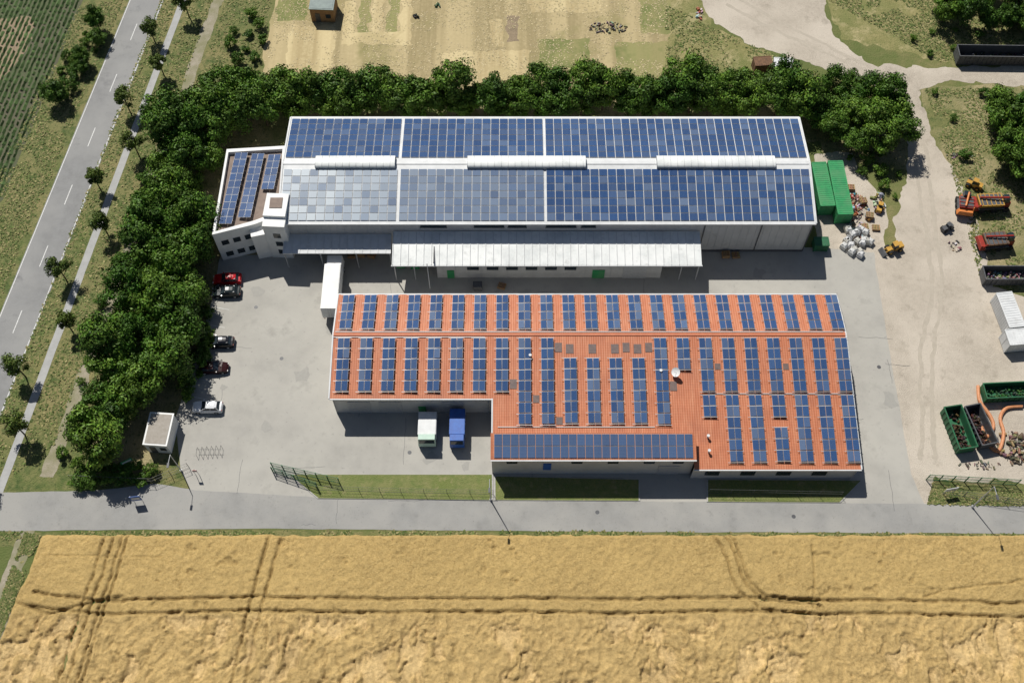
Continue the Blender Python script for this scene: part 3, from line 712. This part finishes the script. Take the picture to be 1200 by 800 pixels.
for i,(u,v) in enumerate([(216,4),(175,33),(186,73),(146,117),(156,168),(110,208),(118,260),(69,315),(76,376),(20,430),(19,499),(222,-40),(-30,560)]):
    x,y=site(u,v,3.3); place('roadside_tree',road[i%3],x,y,R.uniform(.95,1.15))
# ---------------------------------------------------------------- grass tufts
def tufts(name,polys,n,colors,smin,smax,seed,thr=.42,lift=.45):
    rng=np.random.default_rng(seed); Q=[]
    PP=[[site(*p) for p in poly] for poly in polys]
    for P in PP:
        xs_=[p[0] for p in P];ys_=[p[1] for p in P]; X_=rng.uniform(min(xs_),max(xs_),n);Y_=rng.uniform(min(ys_),max(ys_),n)
        m=np.zeros(n,bool); j=len(P)-1
        for i in range(len(P)):
            xi,yi=P[i];xj,yj=P[j]
            if yi!=yj: m^=((yi>Y_)!=(yj>Y_))&(X_<(xj-xi)*(Y_-yi)/(yj-yi)+xi)
            j=i
        d=fbm(X_*.25,Y_*.25,seed); m&=d>thr
        Q.append(np.stack([X_[m],Y_[m]],1))
    Q=np.concatenate(Q); n=len(Q); s=rng.uniform(smin,smax,(n,1)); th=rng.uniform(0,2*np.pi,n)
    dx=np.stack([np.cos(th),np.sin(th),np.zeros(n)],1)*s; base_=np.concatenate([Q,np.full((n,1),.03)],1)
    dy=np.stack([-np.sin(th),np.cos(th),np.zeros(n)],1)*s*.8; dy[:,2]=s[:,0]*rng.uniform(.05,lift,n)
    q=np.stack([base_-dx*.5,base_+dx*.5,base_+dx*.2+dy,base_-dx*.2+dy],1).reshape(-1,3)
    me=bpy.data.meshes.new(name); me.from_pydata(q.tolist(),[],[(4*i,4*i+1,4*i+2,4*i+3) for i in range(n)])
    cs_=np.array(colors)[rng.integers(0,len(colors),n)]*rng.uniform(.75,1.25,(n,1))
    A_=np.ones((n*4,4),np.float32);A_[:,:3]=np.repeat(cs_,4,axis=0)
    ca=me.color_attributes.new('Col','FLOAT_COLOR','POINT'); ca.data.foreach_set('color',A_.ravel())
    me.materials.append(M['tuft']); o=bpy.data.objects.new(name,me); col.objects.link(o)
gr=[(.11,.15,.038),(.17,.19,.065),(.29,.255,.115),(.22,.21,.08),(.08,.115,.028)]
tufts('verge_grass_tufts',[[(188,0),(208,0),(0,555),(-20,540)],[(224,0),(250,0),(65,520),(12,560)],[(265,0),(318,0),(300,100),(250,120),(110,440),(80,540)],[(95,5),(145,0),(0,350),(-20,240)],[(46,628),(30,624),(-20,760),(-8,765)]],16000,gr,.15,.42,1,.35)
tufts('scrub_grass_tufts',[[(1085,105),(1200,102),(1200,345),(1150,330),(1115,200)],[(970,0),(1200,0),(1200,70),(1100,72)],[(1095,560),(1200,575),(1200,592),(1088,590)],[(780,0),(830,30),(930,75),(1050,120),(930,112),(780,100)]],12000,gr,.15,.42,2,.4)
tufts('field_margin_grass',[[(-20,623),(600,622),(1250,626),(1250,631),(-20,631)]],6000,gr,.15,.4,3)
tufts('lawn_grass_tufts',[[(345,558),(575,558),(575,584),(374,582)],[(832,566),(1000,566),(985,586),(832,586)]],5000,[(.13,.175,.045),(.18,.20,.07),(.28,.26,.12)],.12,.25,4)
tufts('stubble_weeds',[[(322,0),(305,95),(780,100),(785,0)]],9000,[(.50,.41,.24),(.40,.34,.18),(.56,.47,.28)],.12,.3,5,.42,.15)
# ---------------------------------------------------------------- vehicles
def car(x,y,rz,paint,L_=4.4,name='parked_car'):
    pm=surf('car_paint',paint,tuple(c*.9 for c in paint),2,rough=.18,spec=.35)
    m=MB()
    st=[(-.5,.74,.70,.40),(-.47,.84,.92,.24),(-.30,.89,.97,.20),(.14,.89,.95,.20),(.30,.88,.90,.20),(.44,.82,.76,.24),(.5,.68,.58,.38)]
    ring=[]
    for fx,hw,zt,zb in st:
        X_=fx*L_; ring.append([(X_,-hw,zb),(X_,-hw,(zb+zt)*.5+.08),(X_,-hw*.9,zt),(X_,0,zt+.05),(X_,hw*.9,zt),(X_,hw,(zb+zt)*.5+.08),(X_,hw,zb)])
    vs=[p for r_ in ring for p in r_]; fs=[]
    for i in range(len(st)-1):
        for k in range(7): a=i*7+k;b=i*7+(k+1)%7; fs.append((a,a+7,b+7,b))
    fs+=[tuple(range(7)),tuple((len(st)-1)*7+k for k in range(6,-1,-1))]; m.add(vs,fs,0)
    b=[(-.42*L_,-.78,.94),(.20*L_,-.78,.92),(.20*L_,.78,.92),(-.42*L_,.78,.94)]; t=[(-.32*L_,-.60,1.38),(.02*L_,-.60,1.40),(.02*L_,.60,1.40),(-.32*L_,.60,1.38)]
    m.hexa(b,t,1)
    xr=[(-.335,1.37),(-.25,1.43),(-.12,1.46),(0,1.44),(.03,1.40)]; yr=[(-.62,-.05),(-.3,.02),(0,.035),(.3,.02),(.62,-.05)]
    gv=[(fx*L_,fy,z+dz_) for fx,z in xr for fy,dz_ in yr]
    m.add(gv,[(i*5+k,(i+1)*5+k,(i+1)*5+k+1,i*5+k+1) for i in range(4) for k in range(4)],0)
    for i in range(4): m.cyl(b[i],t[i],.045,.045,5,0)
    for s in (-1,1):
        m.cyl((-.12*L_,s*.79,.93),(-.14*L_,s*.61,1.39),.04,.04,5,0)
        m.box(.13*L_,s*.95,.92,.12,.16,.12,0,0)
        for wx in (-.30,.31):
            m.cyl((wx*L_,s*.92,.32),(wx*L_,s*.70,.32),.32,.32,16,2); m.cyl((wx*L_,s*.93,.32),(wx*L_,s*.91,.32),.19,.19,10,3)
        m.box(.485*L_,s*.58,.56,.10,.28,.12,0,4); m.box(-.492*L_,s*.62,.68,.06,.24,.14,0,5)
    m.box(.495*L_,0,.36,.06,.9,.14,0,2); m.box(-.497*L_,0,.5,.03,.5,.12,0,3)
    return m.obj(name,[pm,'glass','black','alu','paint','red'],None,(x,y,.03),rz,.03)
cars=[((266,326),(.45,.012,.018),183),((265,341),(.012,.02,.022),182),((257,400),(.008,.009,.014),181),((250,430),(.03,.008,.008),2),((243,476),(.72,.73,.74),180)]
for (u,v),c,a in cars:
    x,y=site(u,v,.8); car(x,y,math.radians(a),c)
def box_truck(name,x,y,rz,L_,paint,cabp,w=2.5,hb=2.7,zb=1.1):
    m=MB()
    m.box(-L_*.12,0,zb,L_*.76,w,hb,0,0)
    for k in np.arange(-L_*.48,L_*.25,1.1):
        for s in (-1,1): m.box(k,s*(w/2+.01),zb,.07,.03,hb,0,3)
    m.box(-L_*.12,0,zb+hb,L_*.76,w*.94,.05,0,0)
    for s in(-1,1):
        m.box(-L_*.5-.015,s*w*.245,zb+.1,.04,w*.46,hb-.2,0,4); m.cyl((-L_*.5-.05,s*.2,zb+.2),(-L_*.5-.05,s*.2,zb+hb-.2),.03,.03,5,3)
        m.box(-L_*.5-.03,s*(w/2-.25),zb-.25,.06,.3,.15,0,5)
    m.box(0,0,.75,L_*.98,.9,.3,0,2)
    c0=L_*.5-L_*.11
    m.hexa([(c0-L_*.1,-w/2+.05,.6),(c0+L_*.11,-w/2+.05,.6),(c0+L_*.11,w/2-.05,.6),(c0-L_*.1,w/2-.05,.6)],[(c0-L_*.1,-w/2+.12,2.9),(c0+L_*.08,-w/2+.12,2.9),(c0+L_*.08,w/2-.12,2.9),(c0-L_*.1,w/2-.12,2.9)],1)
    m.hexa([(c0+L_*.09,-w/2+.2,1.7),(c0+L_*.105,-w/2+.2,1.7),(c0+L_*.105,w/2-.2,1.7),(c0+L_*.09,w/2-.2,1.7)],[(c0+L_*.08,-w/2+.25,2.6),(c0+L_*.093,-w/2+.25,2.6),(c0+L_*.093,w/2-.25,2.6),(c0+L_*.08,w/2-.25,2.6)],6)
    for wx in (-.34,-.22,.36):
        for s in(-1,1): m.cyl((wx*L_,s*(w/2-.02),.48),(wx*L_,s*(w/2-.35),.48),.48,.48,16,2); m.cyl((wx*L_,s*(w/2),.48),(wx*L_,s*(w/2-.03),.48),.22,.22,10,3)
    return m.obj(name,[paint,cabp,'black','alu','whitemetal','red','glass'],None,(x,y,.03),rz,.03)
box_truck('box_truck',-27.45,86.9,math.radians(90),10.4,'white','white')
x,y=site(501,503,1.5); box_truck('delivery_truck',x,y,math.radians(-90),4.6,'whitemetal','lightg',2.6,1.6,.9)
x,y=site(536,502,1.5); box_truck('delivery_truck',x,y,math.radians(-90),5.2,'blue','blue',2.2,1.7,.9)
def container(name,u,v,L_,W_,H_,rz,mat,h=1.2,ribs=True):
    x,y=site(u,v,h); m=MB(); m.box(0,0,.12,L_,W_,H_,0,0)
    for k in np.arange(-L_/2+.3,L_/2-.1,.42):
        for s in (-1,1): m.box(k,s*(W_/2+.015),.3,.16,.05,H_-.35,0,0)
        m.box(k,0,H_+.115,.14,W_-.3,.04,0,0)
    for sx in(-1,1):
        for sy in(-1,1):
            m.box(sx*(L_/2-.06),sy*(W_/2-.06),0,.17,.17,H_+.18,0,1)
        m.box(sx*(L_/2+.02),0,.3,.04,.06,H_-.3,0,1)
        m.box(sx*L_/2,0,H_+.04,.14,W_+.06,.12,0,1)
    for sy in(-1,1): m.box(0,sy*W_/2,H_+.04,L_-.2,.12,.12,0,1)
    return m.obj(name,[mat,mat],None,(x,y,.02),rz)
def skip(name,u,v,L_,W_,H_,rz,mat,fillc=(.25,.2,.13)):
    x,y=site(u,v,1); m=MB(); t=.1
    m.box(0,0,.15,L_,W_,.15,0,0)
    for s in(-1,1):
        m.box(0,s*(W_/2-t/2),.3,L_,t,H_-.3,0,0); m.box(s*(L_/2-t/2),0,.3,t,W_-2*t,H_-.3,0,0)
        m.box(0,s*W_/2,H_,L_+.1,.16,.14,0,0)
        for k in np.arange(-L_/2+.4,L_/2,.8): m.box(k,s*(W_/2+.05),.3,.12,.12,H_-.32,0,0)
        m.box(s*L_/2,0,H_,.16,W_-.2,.14,0,0)
        m.cyl((-L_/2+.5,s*.5,.12),(-L_/2+.5,s*.8,.12),.12,.12,8,1)
    for k in range(90):
        c=tuple(q*R.uniform(.5,1.4) for q in fillc)
        m.box(R.uniform(-L_/2+.4,L_/2-.4),R.uniform(-W_/2+.35,W_/2-.35),.35,R.uniform(.15,.7),R.uniform(.1,.4),R.uniform(.1,H_*.35),R.uniform(0,3),2,.7,c)
    return m.obj(name,[mat,'black','scrap'],None,(x,y,.02),rz)
container('shipping_container',962,222,8.6,2.3,2.6,math.radians(92),'green')
container('shipping_container',982,226,10.5,2.4,2.6,math.radians(91),'green')
container('shipping_container',962,285,2.2,1.6,1.6,0,'dgreen')
container('shipping_container',1180,368,6.0,2.4,2.5,math.radians(97),'whitemetal')
container('shipping_container',1192,399,4.0,2.6,2.4,math.radians(5),'whitemetal')
skip('skip_container',1164,66,13,2.6,2.2,math.radians(-1),'darkgrey',(.05,.05,.05))
skip('skip_container',1185,323,9,2.4,1.8,math.radians(0),'darkgrey',(.3,.28,.25))
skip('skip_container',1180,459,7,2.4,1.6,math.radians(3),'dgreen',(.05,.12,.05))
skip('skip_container',1123,503,6.6,2.6,1.9,math.radians(99),'dgreen',(.08,.055,.035))
skip('skip_container',1147,500,6.2,2.4,1.9,math.radians(102),'darkgrey',(.07,.045,.03))
container('shipping_container',917,79,3.2,2.2,2.2,math.radians(-3),'whitemetal')
container('shipping_container',893,76,3.0,2.0,2.0,math.radians(5),'rust')
def loader(name,u,v,rz,paint,s=1.0,arm=True):
    x,y=site(u,v,1); m=MB()
    m.box(-1.2,0,.7,2.4,1.7,1.1,0,0,.9); m.box(1.0,0,.65,1.8,1.2,.7,0,0)
    m.box(-.1,0,1.5,1.3,1.4,1.3,0,1,.88); m.box(-.1,0,2.78,1.4,1.4,.12,0,0)
    for wx in(-1.4,1.2):
        for sy in(-1,1): m.cyl((wx,sy*1.2,.65),(wx,sy*.75,.65),.65,.65,16,2); m.cyl((wx,sy*1.22,.65),(wx,sy*1.18,.65),.3,.3,10,0)
    if arm:
        for sy in(-.45,.45): m.cyl((.8,sy,1.4),(2.6,sy,.6),.12,.12,6,0)
        m.hexa([(2.4,-1.2,.1),(3.4,-1.2,.1),(3.4,1.2,.1),(2.4,1.2,.1)],[(2.4,-1.2,1.0),(2.7,-1.2,1.0),(2.7,1.2,1.0),(2.4,1.2,1.0)],3)
    o=m.obj(name,[paint,'glass','black','darkgrey'],None,(x,y,.02),rz,.04); o.scale=(s,s,s); return o
loader('wheel_loader',1048,289,math.radians(200),'yellow',.65)
loader('wheel_loader',1142,214,math.radians(150),'yellow',.6,False)
loader('wheel_loader',1112,264,math.radians(30),'darkgrey',.5,False)
loader('wheel_loader',1032,240,math.radians(70),'yellow',.5,False)
def farm(name,u,v,rz,p1,p2,L_=7):
    x,y=site(u,v,1); m=MB()
    m.box(0,0,.9,L_*.7,2.2,.2,0,2); 
    m.hexa([(-L_*.35,-.8,1.1),(L_*.25,-.8,1.1),(L_*.25,.8,1.1),(-L_*.35,.8,1.1)],[(-L_*.38,-1.2,2.2),(L_*.28,-1.2,2.2),(L_*.28,1.2,2.2),(-L_*.38,1.2,2.2)],0)
    m.box(-L_*.05,0,2.2,L_*.6,2.1,.03,0,2)
    for k in np.arange(-L_*.3,L_*.25,.7): m.box(k,0,2.2,.1,2.4,.14,0,0)
    m.box(L_*.4,0,.8,L_*.2,1.5,1.1,0,1,.85); m.box(L_*.36,0,1.85,1.0,1.2,.9,0,4,.85)
    m.cyl((-L_*.35,.3,2.5),(L_*.4,-.2,2.8),.16,.16,8,1); m.cyl((-L_*.35,-1.1,2.3),(-L_*.5,-1.1,1.2),.12,.12,8,1)
    m.box(-L_*.45,0,1.0,.9,2.6,.8,0,1,.8)
    for wx in(-.25,.1,.42):
        for sy in(-1,1): m.cyl((wx*L_,sy*1.15,.5),(wx*L_,sy*.8,.5),.5,.5,14,3)
    return m.obj(name,[p1,p2,'darkgrey','black','glass'],None,(x,y,.02),rz,.03)
farm('harvesting_machine',1160,239,math.radians(3),'yellow','red',6.0)
farm('mobile_crusher',1166,284,math.radians(6),'rust','red',5.5)
farm('farm_trailer',1130,241,math.radians(80),'red','orange',3.4)
def pile(name,u,v,rx,ry,n,cols,hmax=1.2,smx=1.0,bl=.15):
    x,y=site(u,v); m=MB()
    for k in range(n):
        a=R.uniform(0,6.28);r_=math.sqrt(R.random()); px_,py_=rx*r_*math.cos(a),ry*r_*math.sin(a)
        c=tuple(q*R.uniform(.6,1.1) for q in R.choice(cols)); sc=R.uniform(.25,1)*smx; z=(1-r_)*hmax*R.random()
        if R.random()<bl: m.blob((px_,py_,z+.3*sc),(sc*.55,sc*.45,sc*.4),0,None,c,.3)
        else: m.box(px_,py_,z,sc*R.uniform(.5,1.8),sc*R.uniform(.2,.7),sc*.4,R.uniform(0,3),0,.8,c)
    return m.obj(name,['scrap'],None,(x,y,.02))
wc=[(.78,.78,.76),(.7,.7,.68),(.5,.48,.44),(.42,.30,.18),(.15,.14,.13)]
pile('scrap_heap',1003,252,2.2,5.0,150,wc+[(.5,.22,.08),(.1,.25,.5),(.4,.1,.05),(.12,.1,.09)],1.2,.8)
pile('scrap_heap',990,235,1.2,4.0,60,wc,1.2,.8)
pile('scrap_heap',1030,238,1.2,2.2,30,wc+[(.5,.33,.1)],1,.8)
def pallets(u,v,n,rz,c=(.42,.27,.14)):
    x,y=site(u,v); m=MB()
    for k in range(n):
        z=k*.15
        for q in (-.45,0,.45): m.box(0,q,z,1.2,.1,.1,0,0,1,c)
        for q in (-.5,-.25,0,.25,.5): m.box(q,0,z+.1,.14,1.0,.03,0,0,1,tuple(e*R.uniform(.8,1.15) for e in c))
    m.obj('pallet_stack',['scrap'],None,(x,y,.03),rz)
for u,v,n in ((985,258,7),(1012,268,5),(1018,255,6),(1026,268,3),(996,222,5),(424,299,7),(436,300,5),(412,300,4),(588,336,3),(850,300,5),(862,300,3),(1010,238,6)): pallets(u,v,n,R.uniform(-.3,.3))
pile('rubble_heap',712,33,3.6,1.4,90,[(.25,.2,.15),(.4,.36,.3),(.12,.1,.09)],.5,.5)
pile('rubble_heap',487,20,.6,.5,6,[(.05,.05,.05)],.4,.9)
pile('rubble_heap',513,8,.6,.4,6,[(.1,.22,.1)],.4,.9)
pile('rubble_heap',820,18,.6,2.0,20,[(.75,.7,.68),(.5,.2,.12)],.4,.6)
pile('scrap_heap',1187,525,2.4,2.6,120,[(.4,.28,.2),(.2,.16,.12),(.4,.26,.15),(.12,.1,.08)],.8,.7,.1)
pile('scrap_heap',1118,288,1,1,12,wc,.4,.6)
pile('scrap_heap',1125,183,2.2,.6,26,[(.15,.13,.1),(.3,.25,.18),(.4,.38,.34)],.4,.6,.1)
pile('scrap_heap',1148,545,3.0,.6,30,[(.2,.16,.12),(.3,.25,.2)],.3,.5,.1)
for i in range(22):
    u,v=R.uniform(982,1020),R.uniform(268,302); x,y=site(u,v); m=MB()
    cc=R.choice([(.82,.82,.8),(.78,.78,.76),(.66,.64,.58),(.3,.3,.3),(.8,.8,.8)])
    m.box(0,0,0,.95,.95,.8,0,0,1.0,cc); m.box(0,0,.8,.9,.9,.25,0,0,.55,tuple(q*.9 for q in cc))
    for sx in(-1,1):
        for sy in(-1,1): m.cyl((sx*.4,sy*.4,.8),(sx*.25,sy*.25,1.2),.04,.04,4,0)
    m.obj('bulk_bag',['scrap'],None,(x,y,.02),R.uniform(0,1.5),.1)
m=MB(); ctrl=[(1146,452),(1148,470),(1160,487),(1164,500),(1156,512),(1150,500),(1158,520),(1170,528),(1176,508),(1172,490),(1180,478),(1200,476)]
pp=[Vector((*site(u,v,.3),.35)) for u,v in ctrl]; sm=[]
for i in range(len(pp)-1):
    p0=pp[max(0,i-1)];p1=pp[i];p2=pp[i+1];p3=pp[min(len(pp)-1,i+2)]
    for k in range(6):
        t=k/6; sm.append(.5*((2*p1)+(p2-p0)*t+(2*p0-5*p1+4*p2-p3)*t*t+(3*p1-p0-3*p2+p3)*t**3))
m.tube(sm,.26,8,0); m.obj('drainage_hose',[surf('hose_plastic',(.60,.27,.13),(.48,.2,.09),2,rough=.6)])
def hut(name,u,v,sx,sy,h,rz,wallm,roofm):
    x,y=site(u,v,h); e=empty(name); e.location=(x,y,0); e.rotation_euler=(0,0,rz)
    a=MB(); a.box(0,0,0,sx,sy,h,0,0); a.obj('walls',[wallm],e)
    a=MB(); a.slab([(-sx/2-.1,-sy/2-.1,h+.12),(sx/2+.1,-sy/2-.1,h+.12),(sx/2+.1,sy/2+.1,h+.3),(-sx/2-.1,sy/2+.1,h+.3)],.11)
    a.obj('roof_edge',['white' if wallm=='white' else roofm],e)
    a=MB(); a.slab([(-sx/2+.15,-sy/2+.15,h+.17),(sx/2-.15,-sy/2+.15,h+.17),(sx/2-.15,sy/2-.15,h+.34),(-sx/2+.15,sy/2-.15,h+.34)],.05)
    a.obj('roof',[roofm],e)
    a=MB(); a.box(-sx*.2,-sy/2-.02,.02,.9,.06,2,0,0); a.box(sx*.25,-sy/2-.02,1,.9,.06,.9,0,1); a.obj('door_and_window',['darkgrey','glass'],e)
hut('transformer_kiosk',186,503,3.3,4.8,2.8,math.radians(-4),'white',surf('felt_roof',(.36,.33,.29),(.30,.27,.23),2))
hut('garden_shed',378,2,4.2,4.0,3.0,math.radians(-3),'brown','shedroof')
def fence(name,pts,h=1.8,sp=2.4,mat='darkgrey',bars=.22,thick=.03):
    m=MB(); P=[Vector(site(*p)) for p in pts]
    for a,b in zip(P[:-1],P[1:]):
        d=b-a;L_=d.length;n=max(1,int(L_/sp)); 
        for k in range(n+1): c=a.lerp(b,k/n); m.cyl((c.x,c.y,0),(c.x,c.y,h),thick*1.6,thick*1.6,6,0)
        for z in (.15,h*.5,h-.05): m.cyl((a.x,a.y,z),(b.x,b.y,z),thick*.8,thick*.8,4,0)
        q=0
        while q<L_: c=a+d*(q/L_); m.cyl((c.x,c.y,.1),(c.x,c.y,h-.03),thick*.35,thick*.35,3,0); q+=bars
    return m.obj(name,[mat])
fence('sliding_gate',[(320,548),(398,566)],2.0,1.6,'dgreen',.15,.05)
fence('sliding_gate',[(320,553),(372,571)],1.9,1.6,'dgreen',.15,.05)
fence('mesh_fence',[(372,574),(470,577),(578,579)],1.7,2.8,'darkgrey',.4,.02)
fence('mesh_fence',[(830,578),(985,581)],1.7,2.8,'darkgrey',.4,.02)
fence('mesh_fence',[(85,562),(180,566),(222,548)],1.8,2.6,'darkgrey',.3,.025)
fence('sliding_gate',[(1085,562),(1190,568)],2.0,1.6,'dgreen',.15,.05)
fence('mesh_fence',[(1105,578),(1200,592),(1300,604)],1.8)
m=MB()
for i in range(6):
    x,y=site(232+i*5.5,531-i*.5); m.tube([(x,y-.6,0),(x,y-.6,.8),(x,y+.6,.8),(x,y+.6,0)],.025,6)
x,y=site(246,529); m.cyl((x-1.8,y,.8),(x+1.8,y,.8),.025); m.obj('bicycle_rack',['darkgrey'])
def lamp(u,v,h=8,arm=(0,-1)):
    x,y=site(u,v); m=MB(); m.cyl((0,0,0),(0,0,h),.10,.05,8); m.cyl((0,0,h),(arm[0]*1.4,arm[1]*1.4,h+.2),.04,.04,6)
    m.box(arm[0]*1.6,arm[1]*1.6,h+.12,.3,.7,.14,math.atan2(-arm[0],arm[1]),1); m.cyl((0,0,0),(0,0,.5),.15,.15,8)
    m.obj('street_lamp',['alu','darkgrey'],None,(x,y,0))
lamp(575,586);lamp(1139,594);lamp(213,552,6); 
x,y=site(504,338); m=MB(); m.cyl((0,0,0),(0,0,7),.07,.05,8); m.cyl((0,0,7),(0,0,7.2),.12); m.obj('flag_pole',['whitemetal'],None,(x,y,0))
def sign(name,u,v,h,w_,hh,rz,mat):
    x,y=site(u,v); m=MB(); 
    for s in(-1,1): m.cyl((s*w_*.4,0,0),(s*w_*.4,0,h),.04,.04,6,1)
    m.box(0,-.06,h-hh,w_,.05,hh,0,0); m.box(0,-.09,h-hh*.75,w_*.8,.02,hh*.45,0,2); m.obj(name,[mat,'alu','paint'],None,(x,y,0),rz)
sign('company_sign',163,588,2.4,1.4,1.6,math.radians(8),'blue'); sign('company_sign',152,545,2.0,1.6,.9,math.radians(30),'green'); sign('direction_sign',1110,578,2.2,1.8,.9,math.radians(10),'white')
sign('traffic_sign',232,557,2.2,.6,.6,0,'red')
for u,v,c in ((470,312,'green'),(487,313,'green'),(560,338,'darkgrey')):
    x,y=site(u,v); m=MB(); m.box(0,0,.15,1.3,1.0,1.0,0,0,1.1); m.box(0,0,1.15,1.35,1.1,.1,0,0)
    for sx in(-1,1):
        for sy in(-1,1): m.cyl((sx*.5,sy*.4,.1),(sx*.5,sy*.35,.1),.1,.1,8,1)
    m.obj('waste_bin',[c,'black'],None,(x,y,.03))
# ---------------------------------------------------------------- light, sky, camera
az,el=math.radians(29),math.radians(54.5)
dvec=Vector((math.sin(az)*math.cos(el),-math.cos(az)*math.cos(el),-math.sin(el)))
sl_=bpy.data.lights.new('sun','SUN'); sl_.energy=5.0; sl_.angle=math.radians(.5); sl_.color=(1,.965,.90)
so=bpy.data.objects.new('sun',sl_); col.objects.link(so); so.rotation_euler=dvec.to_track_quat('-Z','Y').to_euler(); so.location=(-60,200,200)
wd=bpy.data.worlds.new('World'); scene.world=wd; wd.use_nodes=True; nt=wd.node_tree
sk=nt.nodes.new('ShaderNodeTexSky'); sk.sky_type='NISHITA'; sk.sun_disc=False; sk.sun_elevation=el; sk.sun_rotation=-az
nt.links.new(sk.outputs[0],nt.nodes['Background'].inputs['Color']); nt.nodes['Background'].inputs['Strength'].default_value=.05
cd=bpy.data.cameras.new('camera'); cd.sensor_width=36; cd.lens=36*FOC/1200; cd.clip_end=5000; cd.clip_start=1
co=bpy.data.objects.new('camera',cd); col.objects.link(co); co.location=(0,0,CAM_H); co.rotation_euler=(math.radians(90)-PITCH,0,0)
scene.camera=co
scene.view_settings.view_transform='Standard'; scene.view_settings.look='None'; scene.view_settings.exposure=0
